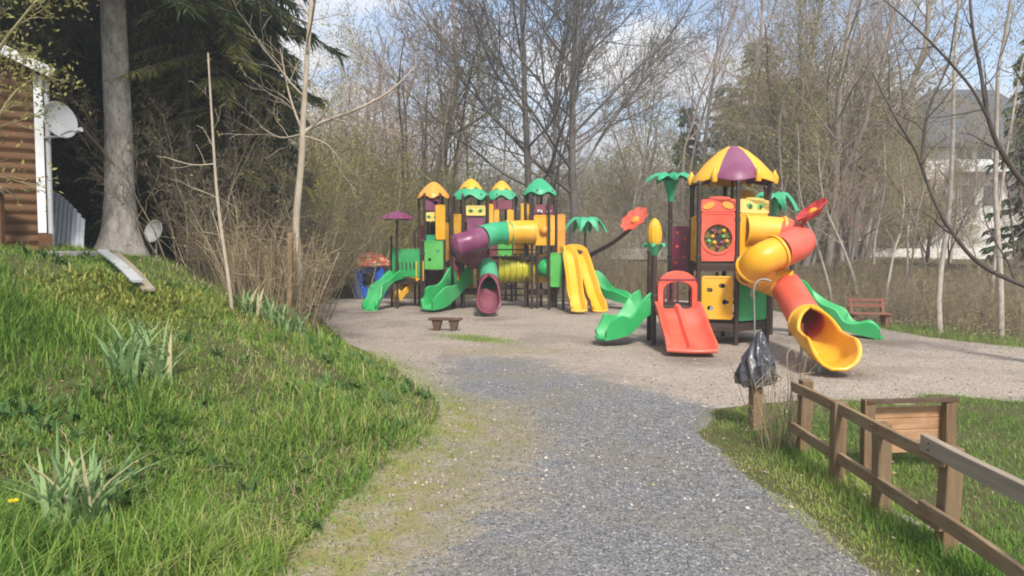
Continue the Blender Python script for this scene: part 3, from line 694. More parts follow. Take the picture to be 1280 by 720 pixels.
# front face: coral panel with the round play wheel, angry-eyed frieze over it, yellow climbing panel under
pn = panel(r_, hv[0], hv[1], 1.55, 2.46, RED, [(0.5, 1.98, 0.27)], ins=0.04)
O, U, L = face_frame(hv[0], hv[1]); N = Vector((U.y, -U.x, 0)); wc = O + U * L / 2 + Z * 1.98
b = MB(); b.pipe([wc - N * 0.03, wc + N * 0.036], 0.305, 0.255, 32); b.build('window_ring', RED, pn)
wheel = MB(); wheel.lathe([(0.26, -0.05), (0.26, -0.03), (0.02, -0.03)], wc, 28, axis=N); wh = wheel.build('play_wheel', simple('olive_wheel', (0.17, 0.13, 0.03), 0.4), r_)
b = MB()
for k in range(4): b.beam(wc + (U * math.cos(k * R(45)) + Z * math.sin(k * R(45))) * 0.26 - N * 0.02, wc - (U * math.cos(k * R(45)) + Z * math.sin(k * R(45))) * 0.26 - N * 0.02, 0.02, 0.02)
b.build('spoke', BLACKISH, wh)
for k in range(10):
    a = k * R(36) + 0.3; rr = 0.17 if k % 2 else 0.10
    b = MB(); p = wc + (U * math.cos(a) + Z * math.sin(a)) * rr; b.lathe([(0.035, -0.03), (0.038, 0.0), (0.025, 0.02), (0.006, 0.028)], p, 10, axis=N); b.build('play_ball', [LIME, YELLOW, MAROON, PURPLE, ORANGE][k % 5], wh)
fz = panel(r_, hv[0], hv[1], 2.465, 2.70, RED, name='frieze', ins=0.03, arch=0.05, th=0.05)
eyes(fz, hv[0], hv[1], 2.58, ORANGE, 0.11, 0.17, 0.03, 22)
panel(r_, hv[0], hv[1], 0.47, 1.28, YELLOW, [(0.30, 1.02, 0.055, 0.045), (0.62, 1.10, 0.06, 0.045), (0.72, 0.80, 0.06, 0.05), (0.33, 0.68, 0.06, 0.05)], ins=0.06, name='climbing_panel')
# right face
panel(r_, hv[1], hv[2], 1.55, 2.44, YELLOW, [(0.55, 1.93, 0.26)], ins=0.04)
fz = panel(r_, hv[1], hv[2], 2.445, 2.70, PALEYELLOW, name='frieze', ins=0.03, arch=0.04, th=0.05); eyes(fz, hv[1], hv[2], 2.58, LIME, 0.09, 0.15, 0.03, -15, BLACKISH)
panel(r_, hv[1], hv[2], 0.44, 1.27, GREEN, [(0.5, 0.95, 0.09)], ins=0.05, name='climbing_panel')
# the hidden faces
panel(r_, hv[5], hv[0], 1.55, 2.40, YELLOW, [(0.5, 2.0, 0.12)], ins=0.05)
panel(r_, hv[2], hv[3], 0.44, 1.25, YELLOW, ins=0.05); panel(r_, hv[2], hv[3], 1.55, 2.35, TEAL, ins=0.05)
panel(r_, hv[3], hv[4], 1.55, 2.55, YELLOW, ins=0.05, arch=0.42); panel(r_, hv[4], hv[5], 1.55, 2.3, GREEN, ins=0.05)
# spiral tube slide
def pipe_part(pts, ro, mat, name, ri=None, n=22, k=8, ends=True):
    path = spline(pts, k); b = MB(); b.pipe(path, ro, (ro if not hasattr(ro, '__len__') else ro[0]) - 0.02, n); o = b.build(name, mat, r_)
    if ends:
        rr = ro if not hasattr(ro, '__len__') else ro[0]
        for p, q in ((path[0], path[1]), (path[-1], path[-2])): e = MB(); ring(e, p, (q - p).normalized(), rr - 0.005, rr + 0.03, 0.05); e.build('flange', mat, o)
    return o
TUB = 0.285
sp = [at(930, 288, 13.95), at(952, 289, 13.98), at(978, 291, 13.95), at(997, 300, 13.72), at(994, 306, 13.42), at(972, 315, 13.12), at(951, 325, 13.05), at(940, 337, 13.25), at(957, 347, 13.55), at(982, 357, 13.45), at(996, 380, 12.75), at(1010, 404, 11.75), at(1023, 419, 11.1)]
pipe_part(sp[0:3], TUB, YELLOW, 'tube_section'); pipe_part(sp[2:6], TUB + 0.012, RED, 'tube_elbow', ends=False)
pipe_part(sp[5:8], TUB, YELLOW, 'tube_section'); pipe_part([sp[7], (sp[7] + sp[8]) / 2 - Z * 0.02, sp[8], sp[9]], TUB - 0.004, YELLOW, 'tube_elbow'); 
pipe_part(sp[9:12], TUB - 0.01, RED, 'tube_section', ends=False)
# open exit scoop
ex = spline([sp[11], sp[12], at(1034, 428, 10.72), at(1042, 431, 10.40), at(1049, 433, 10.2)], 10)
def scoop(t, r0_=TUB + 0.02):
    rr = r0_ + 0.05 * min(1, t * 2); n = 22; out = []
    if t < 0.06: hf = 176
    elif t < 0.30: hf = 176 - 72 * math.sin((t - 0.06) / 0.24 * math.pi / 2)
    elif t < 0.62: hf = 104
    else: hf = 104 * math.sqrt(max(0.0, 1 - ((t - 0.62) / 0.385) ** 2))
    half = R(max(8, hf))
    for s_, r2 in ((1, rr), (-1, rr - 0.035)):
        for k in range(n + 1):
            a = -math.pi / 2 + s_ * half * (2 * k / n - 1); out.append((r2 * math.cos(a), r2 * math.sin(a)))
    return out
def scoop_part(ex, mat, k=1.0):
    b = MB(); b.sweep(ex, lambda t: [(a * k, c_ * k) for a, c_ in scoop(t)]); sc = b.build('slide_exit', mat, r_, smooth=50)
    e = MB(); edge_l, edge_r = [], []; n = len(ex)
    for i, p in enumerate(ex):
        t = i / (n - 1)
        if t < 0.07: continue
        d = ex[min(i + 1, n - 1)] - ex[max(i - 1, 0)]; sd, u = rot_frame(d); pr = scoop(t)
        for lst, q in ((edge_l, pr[0]), (edge_r, pr[22])): lst.append(p + sd * q[0] * k + u * q[1] * k)
    e.tube(edge_l + edge_r[::-1], 0.026, 8); e.build('exit_lip', mat, sc)
    g = MB(); ring(g, ex[0], (ex[1] - ex[0]).normalized(), (TUB - 0.01) * k, (TUB + 0.045) * k, 0.06); g.build('flange', mat, sc)
scoop_part(ex, YELLOW, 0.93)
for p in (at(1003, 400, 12.0), at(1024, 452, 10.75)):
    b = MB(); b.tube([(p.x, p.y, -0.03), (p.x, p.y, max(0.05, p.z - 0.05))], 0.03, 10); b.build('slide_support', GALV, r_)
p = at(984, 340, 14.1); post(r_, Vector((at(989, 400, 15.2).x, 15.2, 0)), 1.95)
fp = at(1000, 284, 13.6); flower(r_, at(1018, 267, 13.5), (-0.63, -0.03, 0.77), 0.31, DEEPRED, YELLOW)
b = MB(); b.tube([fp, at(1010, 272, 13.55)], 0.03, 8); b.build('flower_stem', DEEPRED, r_)
# low deck at the left with the coral double slide
la = Vector((at(817, 430, 13.75).x, 13.75, 0)); lb = Vector((at(811, 430, 14.5).x, 14.5, 0)); lc = Vector((at(836, 430, 15.15).x, 15.15, 0))
post(r_, la, 1.80); post(r_, lb, 1.72); post(r_, lc, 2.82)
deck(r_, [la, hv[0], hv[5], lc, lb], 0.72)
hood = MB(); O, U, L = face_frame(la, hv[0]); L0, L1 = 0.06, L - 0.03
ol = [(L0, 0.55), (L1, 0.55), (L1, 1.08)] + [((L0 + L1) / 2 + (L1 - L0) / 2 * math.cos(R(a)), 1.08 + 0.30 * math.sin(R(a))) for a in range(15, 166, 15)] + [(L0, 1.08)]
hl = [(L0 + 0.10, 0.66), (L1 - 0.10, 0.66), (L1 - 0.10, 1.02)] + [((L0 + L1) / 2 + (L1 - L0 - 0.20) / 2 * math.cos(R(a)), 1.02 + 0.16 * math.sin(R(a))) for a in range(20, 161, 20)] + [(L0 + 0.10, 1.02)]
hood.plate(ol, [hl], 0.10, O, U, Z); hd = hood.build('slide_hood', RED, r_, bevel=0.02)
b = MB(); b.beam(O + U * (L0 + 0.02) + Z * 1.215 + Vector((0, -0.055, 0)), O + U * (L1 - 0.02) + Z * 1.215 + Vector((0, -0.055, 0)), 0.02, 0.03); b.build('hood_trim', MAROON, hd)
b = MB()
for k in range(1, 6): b.tube([O + U * (L0 + 0.1 + (L1 - L0 - 0.2) * k / 6) + Z * 0.72 + Vector((0, 0.75, 0)), O + U * (L0 + 0.1 + (L1 - L0 - 0.2) * k / 6) + Z * 1.22 + Vector((0, 0.75, 0))], 0.02, 8)
b.build('railing_bar', MAROON, r_)
slide(r_, [at(846, 386, 13.72), at(850, 393, 13.4), at(857, 416, 12.85), at(863, 433, 12.45), at(865, 438, 12.2)], 0.80, 0.13, RED, name='double_slide', ridge=True)
slide(r_, [at(814, 386, 14.1), at(800, 392, 14.0), at(783, 409, 13.88), at(768, 418, 13.75), at(752, 422, 13.68)], 0.52, 0.27, GREEN, 0.30, 1.6, name='wave_slide', ph=0.8)
slide(r_, [at(985, 362, 15.6), at(1012, 374, 15.5), at(1040, 400, 15.2), at(1068, 413, 14.9), at(1098, 421, 14.7)], 0.50, 0.20, GREEN, 0.35, 2.5, name='wave_slide')
pn = panel(r_, lc, Vector((at(862, 400, 15.0).x, 15.0, 0)), 1.28, 2.24, MAROON, ins=0.03, name='climbing_wall')
for u, v in ((0.12, 1.5), (0.28, 1.62), (0.14, 1.82), (0.30, 1.98), (0.15, 2.1)):
    O, U, L = face_frame(lc, Vector((at(862, 400, 15.0).x, 15.0, 0))); b = MB(); b.lathe([(0.035, 0), (0.03, 0.03), (0.01, 0.04)], O + U * u + Z * v, 8, axis=(0, -1, 0)); b.build('hand_hold', RED, pn)
palm(r_, Vector((lc.x, lc.y, 3.16)) + Vector((0, 0, 0.0)), 0.42, TEAL, 7, 0.35, 0.42)
pr = at(966, 252, 15.4); post(r_, Vector((pr.x, 15.4, 0)), 2.5); palm(r_, Vector((pr.x, 15.4, 2.80)), 0.42, TEAL, 6, 0.9, 0.38, rot=-0.25)
# corn-cob finial on the front left post
cb = MB(); cz = 1.84; cb.lathe([(0.08, 0), (0.125, 0.1), (0.13, 0.22), (0.11, 0.36), (0.07, 0.46), (0.01, 0.51)], (la.x, la.y, cz), 24, wob=lambda a, j: (1 + 0.05 * math.cos(12 * a), 0)); cc = cb.build('corn_cob', YELLOW, r_)
for k in range(6):
    a = k * R(60) + 0.2; d = Vector((math.cos(a), math.sin(a), 0)); p0 = Vector((la.x, la.y, cz - 0.12)); q = MB()
    q.sweep([p0 + d * x_ + Z * z_ for x_, z_ in ((0.03, -0.05), (0.09, 0.06), (0.15, 0.16), (0.21, 0.16), (0.235, 0.10))], lambda t: [(-0.075 * math.sin(0.4 + 2.5 * t), -0.01), (0, 0.012), (0.075 * math.sin(0.4 + 2.5 * t), -0.01), (0, -0.02)]); q.build('corn_leaf', TEAL, cc)
# rear stair up to the low deck, seen dark beneath
b = MB()
for k in range(5): b.box((c0.x + 0.25, c0.y + 1.6 - 0.24 * k, 0.16 + 0.25 * k), (0.7, 0.26, 0.04))
st = b.build('stair', DECK, r_); b = MB()
for s_ in (-1, 1): b.beam((c0.x + 0.25 + 0.37 * s_, c0.y + 1.75, 0.02), (c0.x + 0.25 + 0.37 * s_, c0.y + 0.55, 1.27), 0.04, 0.14)
b.build('stringer', POST, st)

# ------------------------------------------------------------------ the far structure
Y2 = 22.6
q0 = at(610, 388, Y2)
r_ = thing('play_structure', 'long play structure with green and orange roofs, purple spouted tube slide and twin yellow slides', 'play structure', (q0.x, Y2, 0), 'multi-tower play structures')
def V2(px, Y): p = at(px, 388, Y); return Vector((p.x, Y, 0))
def zpx(py, Y): return at(640, py, Y).z
def pp(px0, py0, px1, py1, Y, mat, Y1=None, holes=(), **k):
    return panel(r_, V2(px0, Y), V2(px1, Y1 or Y), zpx(py1, Y), zpx(py0, Y), mat, holes, ins=0.0, **k)
towers = [(543, 23.4, 0.52, 247, [ORANGE, ORANGE]), (589, 22.8, 0.58, 248, [TEAL, YELLOW]), (627, 25.4, 0.56, 248, [TEAL, ORANGE]), (674, 22.5, 0.50, 243, [TEAL, TEAL])]
hexes = []
for k, (px, Y, rr, ey, cols) in enumerate(towers):
    c = V2(px, Y); z0 = zpx(ey, Y); z1 = z0 + 0.54
    hx = [Vector((c.x + rr * 0.9 * math.cos(R(-120 + 60 * i + 7 * k)), c.y + rr * 0.9 * math.sin(R(-120 + 60 * i + 7 * k)), 0)) for i in range(6)]
    hexes.append(hx)
    for p in hx: post(r_, p, z0 + 0.06, 0.042)
    deck(r_, hx, [1.35, 1.5, 1.5, 1.55][k]); deck(r_, hx, 0.55)
    if k == 3: dome_roof(r_, c, z0, z1 - 0.06, rr * 1.05, [TEAL], 6, R(-90), hang=0.05)
    elif k == 0: dome_roof(r_, c, z0, z1 - 0.05, rr * 0.98, [ORANGE], 6, R(-90), hang=0.05)
    else:
        dome_roof(r_, c, z0 + 0.27, z1 + 0.06, rr * 0.62, [YELLOW], 6, R(-90), hang=0.05)
        o = dome_roof(r_, c, z0, z1 - 0.10, rr * 1.04, [TEAL], 6, R(-60), hang=0.08); o.name = 'roof_skirt'
h1, h2, h3, h4 = hexes
# tower one: orange roof, pale frieze, purple gable, green balcony
panel(r_, h1[0], h1[1], 2.95, 3.28, PURPLE, ins=0.02, name='gable', arch=0.06); fz = panel(r_, h1[0], h1[1], 2.62, 2.90, PALEYELLOW, ins=0.03, name='frieze'); eyes(fz, h1[0], h1[1], 2.77, LIME, 0.07, 0.11, 0.03, -15, BLACKISH)
panel(r_, h1[0], h1[1], 1.4, 2.2, TEAL, ins=0.04); panel(r_, h1[5], h1[0], 1.4, 2.5, MAROON, ins=0.04); panel(r_, h1[1], h1[2], 1.4, 2.6, YELLOW, ins=0.03); panel(r_, h1[3], h1[4], 1.4, 2.6, YELLOW, ins=0.03, arch=0.2)
pp(530, 301, 555, 337, 22.5, LIME, name='balcony_panel', holes=[(0.3, 1.45, 0.05), (0.7, 1.7, 0.05)])
for px in (530, 556): post(r_, V2(px, 22.5), 2.0, 0.04)
# low green house at the left with purple parasol pole
pa, pb = V2(490, 22.9), V2(527, 22.3)
o = pp(491, 311, 526, 346, 22.7, GREEN, 22.35, name='balcony_panel', holes=[(0.22, 1.25, 0.03, 0.14), (0.36, 1.25, 0.03, 0.14), (0.5, 1.25, 0.03, 0.14), (0.64, 1.25, 0.03, 0.14), (0.78, 1.25, 0.03, 0.14)])
deck(r_, [pa, pb, V2(531, 23.6), V2(490, 24.0)], 0.85)
for p, zt in ((pa, 2.1), (V2(519, 23.7), 2.35), (pb, 2.0)): post(r_, p, zt, 0.038)
pm = V2(497, 22.2); post(r_, pm, zpx(273, 22.2), 0.035, 'parasol_pole'); b = MB(); zt = zpx(272, 22.2)
b.lathe([(0.50, 0.0), (0.46, 0.05), (0.28, 0.17), (0.06, 0.24), (0.02, 0.25), (0.02, 0.2), (0.28, 0.11), (0.45, 0.0)], (pm.x, pm.y, zt - 0.05), 32, wob=lambda a, j: (1 + 0.08 * math.cos(6 * a), 0)); b.build('parasol', PURPLE, r_)
pp(520, 326, 530, 352, 22.4, YELLOW, name='side_panel')
slide(r_, [at(497, 347, 22.3), at(486, 351, 22.0), at(474, 364, 21.7), at(467, 378, 21.4), at(463, 387, 21.2)], 0.44, 0.16, GREEN, 0.3, 2.5, name='wave_slide')
slide(r_, [at(522, 348, 23.2), at(512, 355, 23.0), at(503, 366, 22.8), at(497, 374, 22.7)], 0.40, 0.12, YELLOW, name='small_slide')
slide(r_, [at(580, 352, 22.6), at(570, 360, 22.2), at(556, 374, 21.6), at(545, 383, 21.2), at(534, 386, 21.0)], 0.62, 0.42, GREEN, 0.22, 1.8, name='wave_slide', ph=0.6)
# tower two: purple front, yellow frieze with eyes
fz = pp(583, 257, 607, 270, 22.15, PALEYELLOW, name='frieze'); eyes(fz, V2(583, 22.15), V2(607, 22.15), zpx(263, 22.15), LIME, 0.08, 0.14, 0.03, -12, BLACKISH)
pp(584, 270, 606, 300, 22.2, PURPLE, name='panel'); pp(566, 268, 577, 300, 22.4, YELLOW, name='side_panel', Y1=22.2); pp(609, 255, 617, 300, 22.4, YELLOW, name='side_panel')
pp(562, 300, 576, 338, 22.7, MAROON); pp(572, 326, 592, 362, 22.9, YELLOW, holes=[(0.5, 1.2, 0.08)]); pp(596, 322, 612, 350, 23.2, YELLOW)
panel(r_, h2[3], h2[4], 1.55, 2.6, MAROON, ins=0.03)
for px, Y in ((566, 22.3), (579, 22.1), (610, 22.2)): post(r_, V2(px, Y), zpx(246, Y), 0.04)
# tower three, behind
pp(615, 250, 640, 262, 24.9, MAROON, name='gable'); pp(618, 262, 624, 300, 24.8, YELLOW, name='side_panel'); pp(634, 262, 642, 300, 24.8, YELLOW, name='side_panel')
pp(618, 298, 640, 322, 24.9, LIME, name='panel')
# tower four: yellow box the tube slide leaves, with eyes; green and yellow panels below
bx = pp(667, 269, 693, 307, 21.95, YELLOW, name='box_panel', th=0.09); eyes(bx, V2(667, 21.95), V2(693, 21.95), zpx(264, 21.95), WHITE, 0.075, 0.13, 0.02, -10, BLACKISH)
b = MB(); pc = at(680, 288, 21.88); b.lathe([(0.13, 0), (0.12, 0.06), (0.07, 0.11), (0.01, 0.12)], pc, 20, axis=(0, -1, 0)); b.build('knob', ORANGE, bx)
hood_ = pp(669, 256, 691, 269, 22.0, MAROON, name='gable', arch=0.0); pp(651, 254, 661, 307, 22.4, YELLOW, name='side_panel'); pp(694, 268, 706, 318, 22.7, ORANGE, name='side_panel')
pp(687, 316, 704, 359, 21.8, LIME, name='panel', holes=()); pp(667, 318, 686, 353, 22.3, YELLOW, name='panel')
b = MB(); pc = at(682, 335, 22.1); b.lathe([(0.27, -0.1), (0.27, 0.0), (0.22, 0.13), (0.12, 0.2), (0.01, 0.22)], pc, 24, axis=(-0.3, -1, 0)); b.build('bubble_dome', GREEN, r_)
for px, Y in ((665, 21.9), (686, 21.75), (704, 21.7), (695, 22.5)): post(r_, V2(px, Y), zpx(248 if px < 700 else 312, Y) if px != 695 else zpx(250, Y), 0.04)
# high tube slide: yellow run, green bend, purple mouth, then the lower spout
ty = 21.6
def tube2(pts, ro, mat, nm, ends=True): return pipe_part(pts, ro, mat, nm, ends=ends)
tp = [at(668, 290, 21.9), at(652, 290, 21.85), at(634, 291, 21.75), at(618, 292, 21.5), at(603, 297, 21.2), at(588, 303, 21.0), at(573, 307, 20.95)]
tube2(tp[0:3], 0.34, YELLOW, 'tube_section'); tube2(tp[2:5], 0.33, TEAL, 'tube_elbow'); tube2(tp[4:7], [0.33] * 8 + [0.34] * 9, PURPLE, 'tube_elbow', ends=False)
b = MB(); d = (tp[6] - tp[5]).normalized(); b.lathe([(0.335, -0.02), (0.36, 0.02), (0.30, 0.13), (0.16, 0.2), (0.01, 0.22)], tp[6], 24, axis=d); b.build('tube_cap', PURPLE, r_)
tq = [at(573, 311, 21.15), at(588, 322, 21.9), at(608, 330, 22.2), at(611, 342, 21.6), at(611, 353, 20.9), at(611, 364, 20.4)]
tube2([tq[0], tq[1], tq[2], tq[3]], 0.26, MAROON, 'tube_elbow', ends=False); tube2([tq[2] + Vector((0.03, -0.2, -0.05)), tq[3], tq[4]], 0.27, TEAL, 'tube_section', ends=False)
ex = spline([tq[4], tq[5], at(611, 372, 19.9), at(611, 376, 19.5), at(611, 377, 19.3)], 10); scoop_part(ex, MAROON, 0.86)
# low ribbed crawl tunnel
b = MB(); pth = [at(624 + 45 * k / 24, 336, 22.6) for k in range(25)]; b.tube(pth, [0.40 + (0.03 if k % 4 < 2 else -0.01) for k in range(25)], 22); b.build('crawl_tunnel', simple('yellow_green_tunnel', (0.50, 0.47, 0.03), 0.45), r_, smooth=30)
b = MB(); b.beam(V2(612, 22.8) + Z * 1.5, V2(668, 22.4) + Z * 1.5, 0.7, 0.10); b.build('bridge', DECK, r_)
b = MB()
for zz in (1.75, 1.95): b.tube([V2(612, 22.5) + Z * zz, V2(668, 22.1) + Z * zz], 0.02, 8)
b.build('bridge_rail', POST, r_)
pp(545, 256, 557, 300, 22.8, YELLOW, name='side_panel'); pp(598, 304, 622, 328, 23.7, MAROON, name='panel'); pp(642, 306, 668, 317, 23.4, YELLOW, name='panel'); pp(648, 318, 667, 352, 23.5, MAROON, name='panel'); pp(532, 338, 553, 362, 23.6, MAROON, name='panel'); pp(578, 338, 592, 362, 23.3, PURPLE, name='panel')
# twin yellow slides with the arched hood between them
sA = [at(706, 312, 21.9), at(712, 322, 21.7), at(716, 345, 21.2), at(719, 370, 20.7), at(722, 384, 20.4), at(724, 388, 20.2)]
slide(r_, sA, 0.42, 0.16, YELLOW, name='yellow_slide', wave=0.15, nw=3)
sB = [at(722, 318, 22.4), at(728, 328, 22.1), at(735, 352, 21.7), at(742, 372, 21.3), at(747, 384, 21.0), at(750, 388, 20.8)]
slide(r_, sB, 0.42, 0.16, YELLOW, name='yellow_slide', wave=0.15, nw=3)
b = MB(); O = V2(700, 22.0); U = (V2(734, 22.5) - O).normalized(); L = (V2(734, 22.5) - O).length
zb, zt = zpx(340, 22), zpx(316, 22); b.plate([(0, zb), (0.14, zb)] + [(L / 2 - (L / 2 - 0.14) * math.cos(R(a)), zt - 0.02 + 0.12 * math.sin(R(a))) for a in range(0, 181, 20)] + [(L - 0.14, zb), (L, zb)] + [(L / 2 + L / 2 * math.cos(R(a)), zt + 0.26 * math.sin(R(a))) for a in range(0, 181, 15)], [], 0.09, O, U, Z); b.build('slide_hood', YELLOW, r_, bevel=0.02)
slide(r_, [at(735, 345, 23.0), at(748, 355, 22.8), at(764, 370, 22.4), at(782, 377, 22.0), at(800, 379, 21.8)], 0.50, 0.20, GREEN, 0.25, 2, name='wave_slide')
slp = V2(731, 23.2); post(r_, slp, zpx(290, 23.2), 0.04); palm(r_, Vector((slp.x, slp.y, zpx(277, 23.2))), 0.62, TEAL, 6, 0.75, 0.35, rot=0.1)
post(r_, V2(742, 22.8), zpx(372, 22.8), 0.04)
for i in range(3): b = MB(); b.beam(h4[(i + 1) % 6] + Z * 0.9, h4[(i + 2) % 6] + Z * 0.9, 0.04, 0.08); b.build('cross_beam', POST, r_)
b = MB()
for k in range(6): b.box((V2(640, 24.6).x, 24.9 + 0.24 * k, 1.35 - 0.24 * k), (0.8, 0.26, 0.04))
b.build('stair', DECK, r_)

# red flower on its long leaning stem, behind the far structure
fb = V2(690, 24.4); r_ = thing('leaning_flower_pole', 'red flower head on a long dark stem leaning between the two play structures', 'flower pole', fb)
b = MB(); pth = spline([fb, at(704, 345, 24.2), at(735, 321, 23.4), at(765, 304, 22.4), at(790, 285, 21.6)], 8); b.tube(pth, [0.10 - 0.045 * k / (len(pth) - 1) for k in range(len(pth))], 10); b.build('stem', POST, r_)
flower(r_, at(795, 276, 21.4), (-0.62, -0.45, 0.64), 0.43, RED, ORANGE, 9, 'flower_head')

# ------------------------------------------------------------------ small playhouse, benches, tables behind
ph = V2(464, 27.0); ph.z = tz(ph.x, ph.y); r_ = thing('playhouse', 'little blue playhouse under a red spotted mushroom roof', 'playhouse', ph)
w_, h_ = 1.0, 1.0; b = MB(); 
for (x0, y0), (x1, y1) in (((-.5, -.45), (.5, -.45)), ((.5, -.45), (.5, .45)), ((.5, .45), (-.5, .45)), ((-.5, .45), (-.5, -.45))):
    o_ = Vector((ph.x + x0, ph.y + y0, ph.z)); U = Vector((x1 - x0, y1 - y0, 0)); L = U.length; U.normalize()
    b.plate(rrect(0.0, 0.0, L, 1.15, 0.02), [list(reversed(rrect(L * 0.28, 0.40, L * 0.72, 0.92, 0.12)))], 0.06, o_, U, Z)
b.build('wall', BLUE, r_, bevel=0.01)
b = MB(); b.lathe([(0.72, 0.0), (0.76, 0.06), (0.66, 0.24), (0.42, 0.42), (0.16, 0.5), (0.01, 0.52), (0.01, 0.4), (0.4, 0.3), (0.66, 0.04)], (ph.x, ph.y, ph.z + 1.12), 32); rf = b.build('roof', material('spotted_red_plastic')[0], r_)
t = NT(rf.data.materials[0].node_tree); vo = t.n('ShaderNodeTexVoronoi', {'Vector': t.n('ShaderNodeTexCoord').outputs['Object'], 'Scale': 3.4})
t.n('ShaderNodeOutputMaterial', {0: t.n('ShaderNodeBsdfPrincipled', {'Base Color': t.mix(t.rng(vo.outputs['Distance'], 0.30, 0.36), (0.75, 0.45, 0.30), (0.60, 0.13, 0.08)), 'Roughness': 0.5}).outputs[0]})

def bench_simple(p, w, name, label, mat, rz=0.0, h=0.32, dpt=0.3):
    r0 = thing(name, label, 'bench', p); M = Matrix.Rotation(rz, 3, 'Z'); p = Vector(p)
    b = MB(); b.box(p + Vector((0, 0, h)), (w, dpt, 0.05), M=M); b.build('seat', mat, r0, bevel=0.01)
    for s in (-1, 1):
        b = MB(); cx = p + M @ Vector((s * w * 0.26, 0, 0))
        vs = [cx + M @ Vector((a * x, d * 0.09, z)) for d in (-1, 1) for a, x, z in ((-1, 0.045, -0.03), (1, 0.045, -0.03), (1, 0.11, h - 0.025), (-1, 0.11, h - 0.025))]
        b.add(vs, [(0, 1, 2, 3), (7, 6, 5, 4), (0, 4, 5, 1), (1, 5, 6, 2), (2, 6, 7, 3), (3, 7, 4, 0)]); b.build('leg', mat, r0, bevel=0.01)
    return r0
bp = flat(557, 413); bench_simple((bp.x, bp.y, 0), 0.72, 'low_bench', 'low dark plank bench on two stubby legs by the grass strip', W_DARK, -0.12, 0.25, 0.24)
def picnic(p, name, label, mat, rz=0.0, w=1.0, hs=1.0):
    r0 = thing(name, label, 'bench', p); M = Matrix.Rotation(rz, 3, 'Z'); p = Vector(p); b = MB(); b.box(p + M @ Vector((0, 0, 0.42)), (w, 0.34, 0.05), M=M); b.build('seat', mat, r0, bevel=0.008)
    b = MB(); b.box(p + M @ Vector((0, 0.24, 0.66)), (w, 0.04, 0.13), M=M); b.box(p + M @ Vector((0, 0.26, 0.83)), (w, 0.04, 0.10), M=M); b.build('backrest', mat, r0, bevel=0.008)
    for s in (-1, 1):
        b = MB(); b.box(p + M @ Vector((s * w * 0.4, -0.08, 0.19)), (0.07, 0.07, 0.42), M=M); b.build('leg', mat, r0)
        b = MB(); b.beam(p + M @ Vector((s * w * 0.4, 0.14, -0.02)), p + M @ Vector((s * w * 0.4, 0.29, 0.9)), 0.07, 0.07); b.build('leg', mat, r0)
    r0.scale.z = hs; return r0
bp = V2(1087, 16.9); bp.z = tz(bp.x, bp.y); picnic(bp, 'wooden_bench', 'red-brown wooden bench with a back at the edge of the wood by the green slide', W_RED, -0.15, 0.86, 0.72)
bp = on(427, 27.3); picnic(bp, 'wooden_bench', 'dull red wooden bench beside the blue playhouse', W_RED, 0.3, 0.9)
bp = on(404, 23.6); r0 = thing('picnic_table', 'small dark wooden table on a single post beyond the reed clump', 'table', bp)
b = MB(); b.box(bp + Z * 0.55, (0.8, 0.5, 0.06)); b.build('table_top', W_DARK, r0, bevel=0.01); b = MB(); b.box(bp + Z * 0.26, (0.14, 0.14, 0.56)); b.build('leg', W_DARK, r0)
# ================================================================== NEAR THINGS
# post and rail fence
NAIL = simple('rusty_nail', (0.06, 0.035, 0.025), 0.7)
fpix = [(1003, 570, 0.665), (1046, 606, 0.645), (1102, 641, 0.62), (1181, 692, 0.64)]
fp = [flat(a, b) for a, b, _ in fpix]; fp.append(Vector((fp[-1].x + 0.03, fp[-1].y - 0.95, 0))); fh = [z for *_, z in fpix] + [0.6]
fr = thing('rail_fence', 'weathered wooden post and rail fence beside the gravel path', 'fence', (fp[1].x, fp[1].y, 0))
for i, p in enumerate(fp):
    b = MB(); tl = [0.02, 0.0, -0.015, 0.025, 0][i]; z = tz(p.x, p.y); b.beam((p.x, p.y, z - 0.1), (p.x + tl, p.y, fh[i]), 0.095, 0.10, up=Vector((0, 1, 0))); b.build('post', W_POST, fr, bevel=0.008)
def rail(i0, i1, z0, z1, mat, off, w=0.035, h=0.085, ext=0.07):
    a, c = Vector((fp[i0].x - off, fp[i0].y, z0)), Vector((fp[i1].x - off, fp[i1].y, z1)); d = (c - a).normalized()
    b = MB(); rr = random.Random(int(z0 * 1000) + i0); L = (c - a).length + 2 * ext; n = 10
    path = [a - d * ext + d * (L * k / n) + Z * (0.004 * math.sin(0.75 * k + i0 + z0 * 9)) + Vector((0.004 * math.sin(0.6 * k + z0 * 20), 0, 0)) for k in range(n + 1)]
    b.sweep(path, [(-w / 2, -h / 2), (w / 2, -h / 2), (w / 2, h / 2), (-w / 2, h / 2)]); o = b.build('rail', mat, fr, bevel=0.005, smooth=30)
    for p_ in fp[i0:i1 + 1]:
        for dz in (-0.018, 0.02):
            zz = z0 + (z1 - z0) * (p_.y - fp[i0].y) / (fp[i1].y - fp[i0].y) + dz; q = MB(); q.tube([(p_.x - off - w / 2 - 0.004, p_.y + 0.01, zz), (p_.x - off, p_.y + 0.01, zz)], 0.006, 8); q.build('nail', NAIL, o)
    return o
rail(0, 3, 0.60, 0.575, W_RAIL, 0.068); rail(0, 3, 0.24, 0.20, W_RAIL, 0.068)
o = rail(3, 4, 0.635, 0.60, W_PALE, 0.085, 0.05, 0.10, 0.10); o['label'] = 'silvery grey newer rail'
rail(3, 4, 0.245, 0.20, W_RAIL, 0.09, 0.035, 0.09, 0.1)
